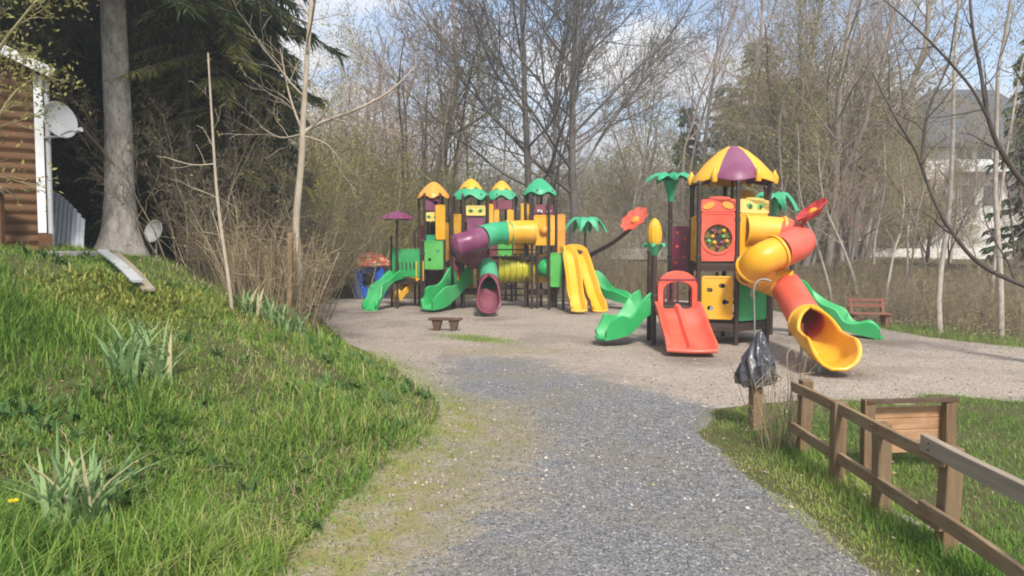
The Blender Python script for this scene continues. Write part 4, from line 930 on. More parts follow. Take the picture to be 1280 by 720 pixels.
# timber board panel behind the fence
a, c = flat(1083, 592), flat(1184, 588); a.z = c.z = 0
bd = thing('board_panel', 'low orange-brown timber panel between two posts behind the rail fence', 'board panel', ((a.x + c.x) / 2, (a.y + c.y) / 2, 0))
for p in (a, c):
    b = MB(); b.beam((p.x, p.y, -0.1), (p.x, p.y, 0.60), 0.085, 0.085, up=Vector((0, 1, 0))); b.build('post', W_POST, bd, bevel=0.008)
d = (c - a).normalized(); b = MB()
for k in range(4): b.beam(a + d * 0.03 + Z * (0.19 + 0.095 * k) + Vector((0, 0.06, 0)), c - d * 0.03 + Z * (0.19 + 0.095 * k) + Vector((0, 0.06, 0)), 0.02, 0.092)
b.build('board', W_ORANGE, bd, bevel=0.004); b = MB(); b.beam(a - d * 0.03 + Z * 0.585 + Vector((0, -0.02, 0)), c + d * 0.05 + Z * 0.585 + Vector((0, -0.02, 0)), 0.06, 0.03); b.build('top_rail', W_DARK, bd)
# edging kerb along the foot of the fence
KERB = simple('pale_concrete_edging', (0.30, 0.27, 0.23), 0.9, 0.2, 12, 0.3, dirt=((0.12, 0.12, 0.07), 0.8))
k0, k1 = flat(1088, 630), flat(1278, 722); d = (k1 - k0); L = d.length; d.normalize(); nb = 3
for k in range(nb):
    p, q = k0 + d * (L * k / nb + 0.01), k0 + d * (L * (k + 1) / nb - 0.01); b = MB(); p.z = q.z = 0.0; b.beam(p, q, 0.07, 0.06)
    o = b.build('edging_stone', KERB, bevel=0.008); tag(o, ['pale edging stone at the foot of the fence, the farthest of three', 'pale edging stone at the foot of the fence, between two others', 'pale edging stone at the foot of the fence, closest to the camera'][k], 'edging', 'edging stones under the fence')

# black bag tied over a post with a bent metal pipe
bp = flat(944, 536); bp.z = 0; bt = thing('wrapped_post', 'wooden post with black plastic wrapped over its top and a bent metal pipe', 'wrapped post', bp)
b = MB(); b.box(bp + Z * 0.25, (0.105, 0.105, 0.62), rz=0.2); b.build('post', W_RAIL, bt, bevel=0.006)
rgb = np.random.default_rng(3); b = MB(); n = 60
prof = [(0.02, 0.98), (0.045, 0.93), (0.075, 0.84), (0.115, 0.74), (0.15, 0.64), (0.165, 0.55), (0.16, 0.48), (0.13, 0.46), (0.05, 0.46)]
prof = [tuple(v) for v in spline([Vector((a_, b_, 0)) for a_, b_ in prof], 3)]; prof = [(max(0.01, v[0]), v[1]) for v in prof]
fold = rgb.normal(0, 1, (len(prof), 6)); 
def bw(a, j):
    f = sum(math.cos((m_ + 2) * a + 0.12 * j * (m_ % 2) + m_) * 0.075 / (1 + 0.3 * m_) for m_ in range(5)) + 0.05 * fold[j][0] * math.cos(a * 3 + fold[j][1])
    return 1 + f * min(1, j / 9), 0.02 * math.cos(4 * a + fold[j][2]) * min(1, j / 9)
b.lathe(prof, bp + Vector((0.0, 0, 0)), n, wob=bw)
for i, v in enumerate(b.v):
    k_ = min(1.0, max(0.0, (0.95 - v.z) * 4)); jt = rgb.normal(0, 0.0022, 3) * k_; a_ = math.atan2(v.y - bp.y, v.x - bp.x); cr = 0.016 * math.sin(9 * a_ + 26 * v.z) * k_
    b.v[i] = Vector((v.x - (0.98 - v.z) * 0.07 + 0.035 + jt[0] + cr * math.cos(a_) - 0.10 * max(0, 0.62 - v.z) * (math.cos(a_) < -0.3), v.y + jt[1] + cr * math.sin(a_), v.z + jt[2] - 0.14 * max(0, 0.55 - v.z) * math.sin(2 * a_)))
BAG = simple('black_bin_liner', (0.05, 0.05, 0.058), 0.30, 0.3, 10, 0.5, 14, 0.65)
b.build('plastic_wrap', BAG, bt, smooth=70)
b = MB()
for s, l in ((1, 0.12), (-1, 0.09)):
    q = bp + Vector((0.10 * s + 0.01, -0.02, 0.55)); b.sweep([q, q + Vector((0.05 * s, 0, 0.03)), q + Vector((l * s, -0.02, -0.03))], lambda t: [(-0.03 * (1 - t) - 0.004, 0), (0, 0.006), (0.03 * (1 - t) + 0.004, 0), (0, -0.006)])
b.build('loose_corner', BAG, bt)
b = MB(); b.tube(spline([bp + Vector((-0.01, 0.02, 0.8)), bp + Vector((-0.02, 0.03, 1.2)), bp + Vector((-0.025, 0.03, 1.40)), bp + Vector((0.015, 0.03, 1.475)), bp + Vector((0.08, 0.02, 1.49)), bp + Vector((0.135, 0.01, 1.47))], 6), 0.010, 8); b.build('bent_pipe', simple('dull_steel_pipe', (0.26, 0.25, 0.23), 0.5, metal=0.4), bt)

# ------------------------------------------------------------------ stalk and leaf clumps
def stalks(name, label, cat, c, n, rx, ry, h0, h1, rg, mat, w=0.007, lean=0.18, twigs=2, group=None, kind=None, cut=0.0):
    P0, P1, T = [], [], []
    for _ in range(n):
        a = rg.uniform(0, 6.28); rr = math.sqrt(rg.random()); x, y = c.x + rx * rr * math.cos(a), c.y + ry * rr * math.sin(a); z = tz(x, y) - 0.03
        h = rg.uniform(h0, h1); d = np.array([math.cos(a) * lean * rr + rg.normal(0, lean * 0.5), math.sin(a) * lean * rr + rg.normal(0, lean * 0.5), 1.0]); t = rg.random()
        p = np.array([x, y, z]); pts = [p]
        for k in range(4): d = d + rg.normal(0, 0.07, 3) + (np.array([d[0], d[1], -0.1]) * cut); p = p + d / np.linalg.norm(d) * h / 4; pts.append(p)
        r0 = w * rg.uniform(0.5, 1.2)
        for k in range(4): P0.append((*pts[k], r0 * (1 - 0.18 * k))); P1.append((*pts[k + 1], r0 * (1 - 0.18 * (k + 1)))); T.append(t)
        for _2 in range(rg.poisson(twigs)):
            k = rg.integers(1, 4); f = rg.random(); q = pts[k] * (1 - f) + pts[k + 1] * f; dd = rg.normal(0, 1, 3) * np.array([1, 1, 0.6]) + np.array([0, 0, 0.7]); l = rg.uniform(0.1, 0.3) * h
            P0.append((*q, r0 * 0.55)); P1.append((*(q + dd / np.linalg.norm(dd) * l), r0 * 0.25)); T.append(t)
    V, Q, tv = seg_tubes(np.array(P0), np.array(P1), np.array(T), 4)
    o = np_obj(name, V, Q, mat, loc=(c.x, c.y, tz(c.x, c.y)), tint=tv); return tag(o, label, cat, group, kind)
def seg_tubes(P0, P1, T, n=3):
    """separate tapered tubes for arrays of (x,y,z,r) ends"""
    d = P1[:, :3] - P0[:, :3]; d /= np.linalg.norm(d, axis=1, keepdims=True) + 1e-9
    ref = np.where(np.abs(d[:, 2:3]) > 0.9, np.array([[1.0, 0, 0]]), np.array([[0, 0, 1.0]]))
    s = np.cross(d, ref); s /= np.linalg.norm(s, axis=1, keepdims=True) + 1e-9; u = np.cross(s, d); rows = []
    for P in (P0, P1):
        for k in range(n):
            a = 2 * math.pi * k / n; rows.append(P[:, :3] + (s * math.cos(a) + u * math.sin(a)) * P[:, 3:4])
    V = np.stack(rows, 1).reshape(-1, 3); f = np.array([[k, (k + 1) % n, n + (k + 1) % n, n + k] for k in range(n)])
    return V, (np.arange(len(P0))[:, None, None] * 2 * n + f[None]).reshape(-1, 4), np.repeat(T, 2 * n)
def leaf_clump(name, label, cat, c, n, spread, l0, l1, w, mat, rg, lean=0.8, dry=0.06):
    a = rg.uniform(0, 6.28, n); rr = np.sqrt(rg.random(n)) * spread; px, py = c.x + rr * np.cos(a), c.y + rr * np.sin(a)
    tint = np.clip(rg.normal(0.45, 0.2, n), 0, 0.85); tint[rg.random(n) < dry] = 1.0
    o = blades(name, px, py, rg.uniform(l0, l1, n), rg.uniform(0.6, 1.1, n) * w, mat, rg, lean, tint, 5)
    off = np.array([c.x, c.y, tz(c.x, c.y)]); o.data.transform(Matrix.Translation(-Vector(off))); o.location = off
    return tag(o, label, cat, 'sword-leaved clumps in the bank grass')
rg = np.random.default_rng(5)
c = G(92, 668); leaf_clump('iris_clump', 'large pale sword-leaved clump low on the bank, closest to the camera', 'plant', c, 95, 0.17, 0.28, 0.60, 0.046, IRIS, rg, 0.85)
c = G(178, 466); leaf_clump('iris_clump', 'grey-green sword-leaved clump halfway up the grass bank', 'plant', c, 95, 0.25, 0.24, 0.52, 0.05, IRIS, rg, 0.75)
c = on(340, 9.3); leaf_clump('iris_clump', 'blue-green broad-leaved clump at the foot of the dry reeds', 'plant', c, 120, 0.38, 0.24, 0.50, 0.06, IRIS, rg, 0.85, 0.2)
c = G(30, 690); leaf_clump('iris_clump', 'thin half-dry clump beside the dandelion at the bottom corner', 'plant', c, 22, 0.08, 0.12, 0.24, 0.016, IRIS, rg, 0.95, 0.4)
c = G(262, 690); leaf_clump('grass_tussock', 'arching bright grass tussock near the gravel at the bank foot', 'plant', c, 160, 0.16, 0.18, 0.34, 0.008, GRASS, rg, 0.95, 0.05)
c = on(392, 10.4); leaf_clump('leafy_clump', 'dark green leafy clump at the bank corner by the gravel', 'plant', c, 120, 0.5, 0.10, 0.28, 0.04, GRASS, rg, 0.8, 0.05)
# yellow-green low leaves along the bank
n = 5200; u = rg.random(n); ax = np.interp(u, [0, 0.5, 1], [30, 190, 420]); ay = np.interp(u, [0, 0.5, 1], [376, 372, 404])
gp = np.array([G(a_, b_)[:] for a_, b_ in zip(np.linspace(10, 400, 40), np.interp(np.linspace(10, 400, 40), [10, 200, 400], [380, 372, 408]))])
id_ = rg.integers(0, 40, n); x = gp[id_, 0] + rg.normal(0, 0.22, n); y = gp[id_, 1] + rg.normal(0, 0.42, n)
o = blades('ground_cover', x, y, rg.uniform(0.05, 0.13, n), rg.uniform(0.018, 0.04, n), COVER, rg, 0.9, np.clip(rg.normal(0.5, 0.25, n), 0, 1), 3); tag(o, kind='stuff')
# dandelion
c = G(3, 668); c.x += 0.05; dn = thing('dandelion', 'single yellow dandelion flower in the grass', 'flower', c)
b = MB(); b.tube([c, c + Vector((0.01, 0, 0.16))], 0.004, 6); b.build('stalk', simple('green_stalk', (0.12, 0.2, 0.05), 0.6), dn)
b = MB(); b.lathe([(0.004, -0.005), (0.022, 0.004), (0.02, 0.012), (0.004, 0.014)], c + Vector((0.01, 0, 0.16)), 18, wob=lambda a, j: (1 + 0.18 * math.cos(9 * a), 0)); b.build('bloom', simple('dandelion_yellow', (0.85, 0.62, 0.01), 0.7), dn)
# dry reeds clump on the bank corner, and the dry stems by the fence
c = G(338, 392)
c = on(338, 10.4)
stalks('reed_clump', 'dense clump of dry brown canes at the bank corner', 'reeds', c, 210, 0.62, 0.5, 0.6, 1.55, rg, STRAW, 0.008, 0.24, 3.2)
c2 = on(312, 10.4); stalks('cane_clump', 'grey-brown canes behind the dense reed clump', 'reeds', c2 + Vector((-0.5, 1.3, 0)), 170, 0.9, 0.6, 0.7, 1.8, rg, BRUSH, 0.006, 0.4, 5)
c = flat(978, 560); stalks('dry_stems', 'bundle of bare dry stems against the end post of the fence', 'dry plant', c, 46, 0.20, 0.16, 0.45, 0.95, rg, STRAW, 0.006, 0.16, 2.2)
hk = flat(984, 556) + Vector((0.02, 0.05, 0)); hr = MB(); hr.tube(spline([hk, hk + Z * 0.5, hk + Z * 0.80 + Vector((-0.02, 0, 0)), hk + Z * 0.87 + Vector((0.01, 0, 0)), hk + Z * 0.86 + Vector((0.05, 0, 0)), hk + Z * 0.80 + Vector((0.07, 0, 0))], 5), 0.0055, 7)
tag(hr.build('hooked_rod', W_PALE, origin=(hk.x, hk.y, 0)), 'thin hooked metal rod standing in the dry stems', 'rod')
for k, (px, Y, z1) in enumerate(((361, 10.0, 1.25), (291, 10.2, 0.7))):
    p = on(px, Y); b = MB(); b.beam(p - Z * 0.1, p + Vector((0.03, 0, z1)), 0.06, 0.05, up=Vector((0, 1, 0))); o = b.build('wooden_stake', W_RAIL, bevel=0.005)
    tag(o, ['pale wooden stake on the right side of the reed clump', 'pale wooden stake on the left side of the reed clump'][k], 'stake', 'stakes holding the reed clump')

# ------------------------------------------------------------------ cabin, dishes, sheets, boards
HY = 10.0; cz = tz(at(56, 305, HY).x, HY); cx0 = at(53, 300, HY).x
hs = thing('log_cabin', 'orange-brown log-clad cabin corner with white bargeboard', 'cabin', (cx0, HY, cz - 0.25))
ev = at(40, 90, HY).z; WDT, DEP = 4.6, 6.0; z0 = cz - 0.3
b = MB(); nr = 30; hgt = ev - z0; course = 0.135
prof = []; zz = z0
rows = int((ev + WDT / 2 * 0.40 - z0) / course) + 1
for k in range(rows):
    for u in range(5):
        a = u / 4 * math.pi; prof.append((z0 + course * (k + u / 4.0 * 0.98), 0.045 * math.sin(a)))
def gab(z): return 0.0 if z <= ev else (z - ev) / 0.40
vs, fs = [], []
for z, o_ in prof:
    g_ = min(gab(z), WDT / 2 - 0.01); vs += [(cx0 - WDT + g_, HY - o_, z), (cx0 - g_, HY - o_, z)]
for i in range(len(prof) - 1): fs.append((2 * i, 2 * i + 1, 2 * i + 3, 2 * i + 2))
b.add(vs, fs)
vs, fs = [], []; ps = [p_ for p_ in prof if p_[0] <= ev]
for z, o_ in ps: vs += [(cx0 + o_ - 0.02, HY, z), (cx0 + o_ - 0.02, HY + DEP, z)]
for i in range(len(ps) - 1): fs.append((2 * i, 2 * i + 1, 2 * i + 3, 2 * i + 2))
b.add(vs, fs); b.box((cx0 - WDT / 2, HY + DEP / 2 + 0.05, (z0 + ev) / 2), (WDT - 0.1, DEP - 0.1, hgt - 0.02)); b.build('wall', LOG, hs, solid=False, smooth=60)
ROOF = simple('dark_roof_felt', (0.07, 0.065, 0.065), 0.9, 0.2, 9)
rf = MB(); ap = ev + WDT / 2 * 0.40
for s in (-1, 1):
    e = Vector((cx0 - WDT / 2 + s * (WDT / 2 + 0.16), 0, ev - 0.07)); a_ = Vector((cx0 - WDT / 2, 0, ap)); nrm = Z * 0.12
    rf.add([Vector((p.x, y, p.z)) + q for q in (Vector((0, 0, 0.02)), nrm) for p, y in ((e, HY - 0.16), (a_, HY - 0.16), (a_, HY + DEP), (e, HY + DEP))], [(0, 1, 2, 3), (7, 6, 5, 4), (0, 4, 5, 1), (1, 5, 6, 2), (2, 6, 7, 3), (3, 7, 4, 0)])
ro = rf.build('roof', ROOF, hs)
for s in (-1, 1):
    b = MB(); b.beam((cx0 - WDT / 2 + s * (WDT / 2 + 0.17), HY - 0.20, ev - 0.03), (cx0 - WDT / 2, HY - 0.20, ap + 0.045), 0.03, 0.13); b.build('bargeboard', WHITE, ro)
b = MB(); b.box((cx0 - 0.0, HY - 0.062, (z0 + 0.55 + ev) / 2 - 0.02), (0.10, 0.03, ev - z0 - 0.62)); b.build('corner_board', WHITE, hs, bevel=0.005)
b = MB(); b.tube([(cx0 + 0.10, HY - 0.02, z0 + 0.35), (cx0 + 0.10, HY - 0.02, ev - 0.1)], 0.035, 10); b.build('downpipe', GREYPL, hs)
b = MB(); b.box((cx0 + 0.03, HY + 0.0, z0 + 0.28), (0.16, 0.16, 0.56)); b.build('corner_post', LOG, hs)
hs.rotation_euler.z = R(36)
dk = at(-8, 270, 9.4); db = tz(dk.x, 9.4) + 0.0
rl = thing('timber_railing', 'dark brown timber railing post and shelf at the cabin front', 'railing', (dk.x, 9.4, db)); b = MB()
b.box((dk.x + 0.08, 9.4, db + 0.33), (0.07, 0.07, 0.72)); b.build('post', LOG, rl); b = MB(); b.box((dk.x - 0.22, 9.4, db + 0.72), (0.86, 0.22, 0.05)); b.build('shelf', W_DARK, rl)
b = MB(); b.box((dk.x - 0.3, 9.42, db + 0.18), (0.7, 0.05, 0.12)); b.build('lower_rail', LOG, rl)
def dish(name, label, c, axis, r, parent_parts):
    d = thing(name, label, 'satellite dish', c if not parent_parts else c, 'satellite dishes by the cabin'); ax = Vector(axis).normalized()
    b = MB(); b.lathe([(0.01, -0.065), (r * 0.5, -0.045), (r * 0.8, -0.02), (r, 0.015), (r + 0.008, 0.01), (r * 0.82, -0.035), (r * 0.5, -0.062), (0.02, -0.085)], c, 32, axis=ax); b.build('reflector', GREYPL, d)
    return d, ax
c = at(75, 150, 9.75); d, ax = dish('satellite_dish', 'white satellite dish fixed to the cabin corner on an arm', c, (0.90, -0.36, 0.20), 0.235, True)
b = MB(); b.tube([(cx0 + 0.05, HY, at(50, 172, HY).z), (c.x - 0.05, c.y + 0.14, at(60, 172, HY).z), c - ax * 0.07], 0.018, 8); b.build('wall_arm', GALV, d)
lnb = at(98, 163, 9.45); b = MB(); b.tube([c - ax * 0.05 - Z * 0.19, (c + lnb) / 2 - Z * 0.08, lnb], 0.012, 8); b.build('feed_arm', GALV, d); b = MB(); b.tube([lnb + ax * 0.05, lnb - ax * 0.06], [0.03, 0.022], 10); b.build('receiver', GREYPL, d)
p = on(192, 11.6); c = at(192, 289, 11.6); d, ax = dish('satellite_dish', 'grey satellite dish resting on the ground by the spruce trunk', c, (-0.35, -0.85, 0.25), 0.175, False)
b = MB(); b.tube([c - ax * 0.05, (c.x, c.y + 0.05, tz(c.x, c.y) - 0.05)], 0.02, 8); b.build('stub_mast', GALV, d)
# corrugated sheet leaning beside the cabin
m0 = on(76, 10.6); tp_ = at(52, 240, 11.2); b = MB(); vs = []; n = 33; U = Vector((0.62, 0.15, -0.0)); base = at(58, 312, 10.7); W = at(64, 238, 11.2) - base; 
for j in range(2):
    for k in range(n): vs.append(base + W * j * (1 - 0.45 * (k / (n - 1)) ** 1.5) + Vector((0.52 * k / (n - 1), 0.02 * math.cos(k * math.pi / 2) - 0.02 * k / n, -0.05 * k / n)))
vs2 = [v + Vector((0.004, 0.006, 0.0)) for v in vs]; N_ = len(vs)
fs = [(k, k + 1, n + k + 1, n + k) for k in range(n - 1)] + [(N_ + n + k, N_ + n + k + 1, N_ + k + 1, N_ + k) for k in range(n - 1)]
b.add(vs + vs2, fs); tag(b.build('corrugated_sheet', simple('clouded_plastic_sheet', (0.42, 0.45, 0.49), 0.35, 0.12, 8), solid=False), 'pale corrugated sheet leaning beside the cabin corner', 'roof sheet')
# grey boards lying on the bank
a1 = G(172, 374); a0 = on(122, a1.y + 1.9)
for k, (o_, w_, dz, lab, mt) in enumerate(((0.0, 0.12, 0.07, 'long pale board sloping down the bank below the cabin', GREYPL), (0.17, 0.13, 0.03, 'darker grey board lying uphill against the pale sloping board', W_PALE))):
    p, q = a0 + Vector((o_, 0.1, dz)), a1 + Vector((o_ * 0.7, 0.05, dz)); p.z = tz(p.x, p.y) + dz + 0.03; q.z = tz(q.x, q.y) + dz
    b = MB(); path = []
    for f_ in range(13):
        c_ = p.lerp(q, f_ / 12); path.append(Vector((c_.x, c_.y, tz(c_.x, c_.y) + 0.035 + dz)))
    path = [sum((path[max(0, min(12, i + j))] for j in (-2, -1, 0, 1, 2)), Vector()) / 5 for i in range(13)]
    path = [path[0].lerp(path[12], i / 12) * 0.6 + path[i] * 0.4 + Z * 0.02 for i in range(13)]
    b.sweep(path, [(-w_ / 2, -0.015), (w_ / 2, -0.015), (w_ / 2, 0.015), (-w_ / 2, 0.015)]); tag(b.build('loose_board', mt, bevel=0.004), lab, 'board', 'loose boards on the bank')
p = G(84, 322); b = MB(); b.box(p + Z * 0.045, (0.62, 0.35, 0.07), rz=-0.15); tag(b.build('step_slab', simple('grey_concrete_slab', (0.28, 0.27, 0.26), 0.9, 0.2, 10, 0.3), bevel=0.01), 'flat grey concrete slab at the top of the boards', 'slab')
# ================================================================== BACKGROUND STRUCTURES
road_z = 1.27
b = MB(); xs = np.linspace(4, 80, 40)
def rdy(x): return 34.5 + 0.05 * (x - 13)
top = [Vector((x, rdy(x), max(tz(x, rdy(x)), road_z) + 0.10)) for x in xs]; bot = [Vector((x, rdy(x) + 4.2, max(tz(x, rdy(x) + 4.2), road_z) + 0.03)) for x in xs]; n = len(xs)
b.add(top + bot, [(i, i + 1, n + i + 1, n + i) for i in range(n - 1)]); o = b.build('road', simple('worn_asphalt', (0.075, 0.072, 0.07), 0.85, 0.15, 6, 0.2), solid=False, origin=(0, 0, 0)); tag(o, kind='structure')
b = MB()
for i in range(n - 1):
    p, q = top[i] + Vector((0, -0.25, 0.16)), top[i + 1] + Vector((0, -0.25, 0.16)); b.beam(p, q, 0.22, 0.50)
tag(b.build('low_wall', simple('pale_render', (0.62, 0.59, 0.54), 0.85, 0.12, 4, dirt=((0.24, 0.22, 0.18), 0.7))), 'long low pale wall along the road beyond the thicket', 'wall')
sp = at(1067, 300, 33.6); sz = tz(sp.x, 33.6); sg = thing('road_sign', 'triangular white warning sign with a red edge on a grey post', 'road sign', (sp.x, 33.6, sz)); b = MB(); b.tube([(sp.x, 33.6, sz - 0.1), (sp.x, 33.6, zpx(268, 33.6))], 0.035, 8); b.build('post', GALV, sg)
tc_ = Vector((sp.x, 33.55, zpx(279, 33.6)))
def tri(s): return [(-s * 0.87, -s * 0.5), (s * 0.87, -s * 0.5), (0, s)]
b = MB(); b.plate(tri(0.46), [], 0.02, tc_, Vector((1, 0, 0)), Z); pl = b.build('sign_edge', simple('sign_red', (0.45, 0.10, 0.08), 0.5), sg); b = MB(); b.plate(tri(0.33), [], 0.012, tc_ + Vector((0, -0.018, 0)), Vector((1, 0, 0)), Z); b.build('sign_face', WHITE, pl)
gp_ = V2(1066, 33.0); gz0 = tz(gp_.x, 33.0); gt = thing('slatted_gate', 'pale slatted gate standing before the low wall under the warning sign', 'gate', (gp_.x, 33, gz0)); b = MB()
for k in range(3): b.box((gp_.x, 33.0, zpx(300, 33) + (k - 1) * 0.24 - 0.22), (1.5, 0.05, 0.13))
b.build('bars', WHITE, gt); b = MB()
for s in (-1, 1): b.box((gp_.x + s * 0.7, 33.06, (gz0 + zpx(296, 33)) / 2), (0.09, 0.07, zpx(296, 33) - gz0))
b.build('gate_post', GALV, gt)
# the white house
HWY = 46.0; hx0, hx1 = V2(1152, HWY).x, V2(1330, HWY).x; hb = tz(hx0, HWY) - 0.3; hz = zpx(181, HWY)
WALLW = simple('white_render', (0.66, 0.64, 0.60), 0.85, 0.07, 2, dirt=((0.40, 0.38, 0.34), 0.5)); SLATE = simple('grey_roof_slates', (0.085, 0.09, 0.105), 0.95, 0.2, 12, 0.3, 20); GLASS = simple('dark_window_glass', (0.03, 0.035, 0.045), 0.12, 0.2, 2, spec=0.8)
ho = thing('white_house', 'white house with grey hipped roof and a long dark window band behind the trees', 'house', ((hx0 + hx1) / 2, HWY + 4, hb)); b = MB(); b.box(((hx0 + hx1) / 2, HWY + 4, (hb + hz) / 2), (hx1 - hx0, 8, hz - hb)); b.build('wall', WALLW, ho)
b = MB(); e0, e1 = hx0 - 0.7, hx1 + 0.7; f0, f1 = HWY - 0.7, HWY + 8.7; rz_ = zpx(112, HWY + 4) ; rl0, rl1 = hx0 + 2.3, hx1 - 2.3
b.add([(e0, f0, hz), (e1, f0, hz), (e1, f1, hz), (e0, f1, hz), (rl0, HWY + 4, rz_), (rl1, HWY + 4, rz_), (e0, f0, hz - 0.18), (e1, f0, hz - 0.18), (e1, f1, hz - 0.18), (e0, f1, hz - 0.18)], [(0, 1, 5, 4), (1, 2, 5), (2, 3, 4, 5), (3, 0, 4), (6, 7, 1, 0), (7, 8, 2, 1), (8, 9, 3, 2), (9, 6, 0, 3), (9, 8, 7, 6)]); hr_ = b.build('roof', SLATE, ho, smooth=0)
for k in range(4):
    x0 = V2(1189 + 24 * k, HWY).x; w_ = 1.02; b = MB(); b.box((x0 + w_ / 2, HWY - 0.01, (zpx(184, HWY) + zpx(200, HWY)) / 2), (w_, 0.06, zpx(184, HWY) - zpx(200, HWY))); wd = b.build('window', WHITE, ho); b = MB(); b.box((x0 + w_ / 2, HWY - 0.035, (zpx(184, HWY) + zpx(200, HWY)) / 2), (w_ - 0.12, 0.03, zpx(184, HWY) - zpx(200, HWY) - 0.1)); b.build('pane', GLASS, wd)
b = MB(); b.box(((V2(1182, HWY).x + hx1) / 2, HWY - 0.45, zpx(209, HWY)), (hx1 - V2(1182, HWY).x, 0.9, 0.7)); b.build('balcony', WHITE, ho)
for k in range(3):
    x0 = V2(1192 + 30 * k, HWY).x; b = MB(); b.box((x0 + .55, HWY - 0.01, zpx(245, HWY)), (1.1, 0.06, 1.4)); wd = b.build('window', WHITE, ho); b = MB(); b.box((x0 + .55, HWY - 0.035, zpx(245, HWY)), (0.95, 0.03, 1.25)); b.build('pane', GLASS, wd)
SX = V2(1122, 42).x; szz = tz(SX, 42); sh = thing('garden_shed', 'small pale shed with a dull red door seen through the trees', 'shed', (SX, 43, szz)); b = MB(); b.box((SX, 43.2, (szz + zpx(240, 42)) / 2), (2.1, 2.2, zpx(240, 42) - szz)); b.build('wall', WALLW, sh); b = MB(); b.box((SX, 42.07, (szz + zpx(240, 42)) / 2 + 1.2), (0.7, 0.06, 2.0)); b.build('door', simple('dull_red_paint', (0.30, 0.06, 0.05), 0.6), sh)
b = MB(); b.add([(SX - 1.3, 41.9, zpx(240, 42)), (SX + 1.3, 41.9, zpx(240, 42)), (SX + 1.3, 44.5, zpx(240, 42)), (SX - 1.3, 44.5, zpx(240, 42)), (SX - 1.3, 43.2, zpx(226, 42)), (SX + 1.3, 43.2, zpx(226, 42))], [(0, 1, 5, 4), (2, 3, 4, 5), (1, 2, 5), (3, 0, 4), (3, 2, 1, 0)]); b.build('roof', SLATE, sh, smooth=0)
# dark garden fence in the gap behind the cabin
fx = V2(98, 19.5); fz_ = tz(fx.x, 19.5); gf = thing('garden_fence', 'dark garden fence in the bright gap between cabin and spruce', 'fence', (fx.x, 19.5, fz_)); 
for k in range(4): b = MB(); b.box((fx.x - 0.9 + 0.6 * k, 19.5, fz_ + 0.4), (0.09, 0.09, 0.95)); b.build('post', W_DARK, gf)
b = MB()
for zz in (0.3, 0.7): b.box((fx.x, 19.44, fz_ + zz), (2.0, 0.03, 0.1))
b.build('rail', W_DARK, gf)

# ================================================================== TREES
def perp(d, a):
    s, u = rot_frame(d, Vector((0.3, 0.2, 1))); return s * math.cos(a) + u * math.sin(a)
class Grow:
    def __init__(s, seed, counts, ratio, ang, wig=0.12, trop=0.05, segs=(9, 6, 4, 3, 2), start=(0.35, 0.2, 0.15, 0.1), rmin=0.0035, rrat=0.5):
        s.r = random.Random(seed); s.c, s.ratio, s.ang, s.wig, s.trop, s.segs, s.start, s.rmin, s.rrat = counts, ratio, ang, wig, trop, segs, start, rmin, rrat
        s.main, s.P0, s.P1, s.tips = [], [], [], []
    def line(s, p, d, L, r, lev, tip=0.22):
        n = s.segs[lev]; pts = [p]; q = p; dd = d.normalized(); g = s.r.gauss
        for i in range(n):
            w = s.wig * (1 + 0.35 * lev); dd = (dd + Vector((g(0, w), g(0, w), g(0, w))) + Z * s.trop).normalized(); q = q + dd * (L / n); pts.append(q)
        return pts, [max(s.rmin, r * (1 - (1 - tip) * (i / n) ** 1.0)) for i in range(n + 1)]
    def grow(s, p, d, L, r, lev=0, pts=None, rad=None):
        if pts is None: pts, rad = s.line(p, d, L, r, lev)
        if lev == 0: s.main.append((pts, rad))
        else:
            for i in range(len(pts) - 1): s.P0.append((*pts[i], rad[i])); s.P1.append((*pts[i + 1], rad[i + 1]))
        if lev >= len(s.c): s.tips.append((pts[-1], (pts[-1] - pts[-2]).normalized())); s.tips.append((pts[len(pts) // 2], (pts[-1] - pts[-2]).normalized())); return
        n = s.c[lev]; st = s.start[lev]; az = s.r.uniform(0, 6.28)
        for k in range(n):
            t = min(0.995, st + (1 - st) * (k + s.r.random()) / n); f = t * (len(pts) - 1); i = min(int(f), len(pts) - 2); f -= i
            q = pts[i].lerp(pts[i + 1], f); rr = rad[i] * (1 - f) + rad[i + 1] * f; dd = (pts[i + 1] - pts[i]).normalized(); az += 2.4 + s.r.uniform(-0.5, 0.5)
            a = R(s.ang[lev] * s.r.uniform(0.75, 1.25)) * (1.1 - 0.35 * t); nd = dd * math.cos(a) + perp(dd, az) * math.sin(a)
            s.grow(q, nd, L * s.ratio[lev] * s.r.uniform(0.65, 1.15) * (1.12 - 0.55 * t), max(s.rmin, rr * s.rrat * s.r.uniform(0.8, 1.1)), lev + 1)
def leaves_np(tips, n, size, rg, spread=0.18):
    if not tips: return None
    T = np.array([[*p] for p, d in tips]); i = rg.integers(0, len(T), n); c = T[i] + rg.normal(0, spread, (n, 3)); a = rg.normal(0, 1, (n, 3)); a /= np.linalg.norm(a, axis=1, keepdims=True); b_ = np.cross(a, rg.normal(0, 1, (n, 3))); b_ /= np.linalg.norm(b_, axis=1, keepdims=True)
    s_ = size * rg.uniform(0.6, 1.3, (n, 1)); V = np.stack([c - a * s_, c + b_ * s_ * 0.45, c + a * s_, c - b_ * s_ * 0.45], 1).reshape(-1, 3)
    return V, np.arange(n * 4).reshape(-1, 4), np.repeat(rg.random(n), 4)
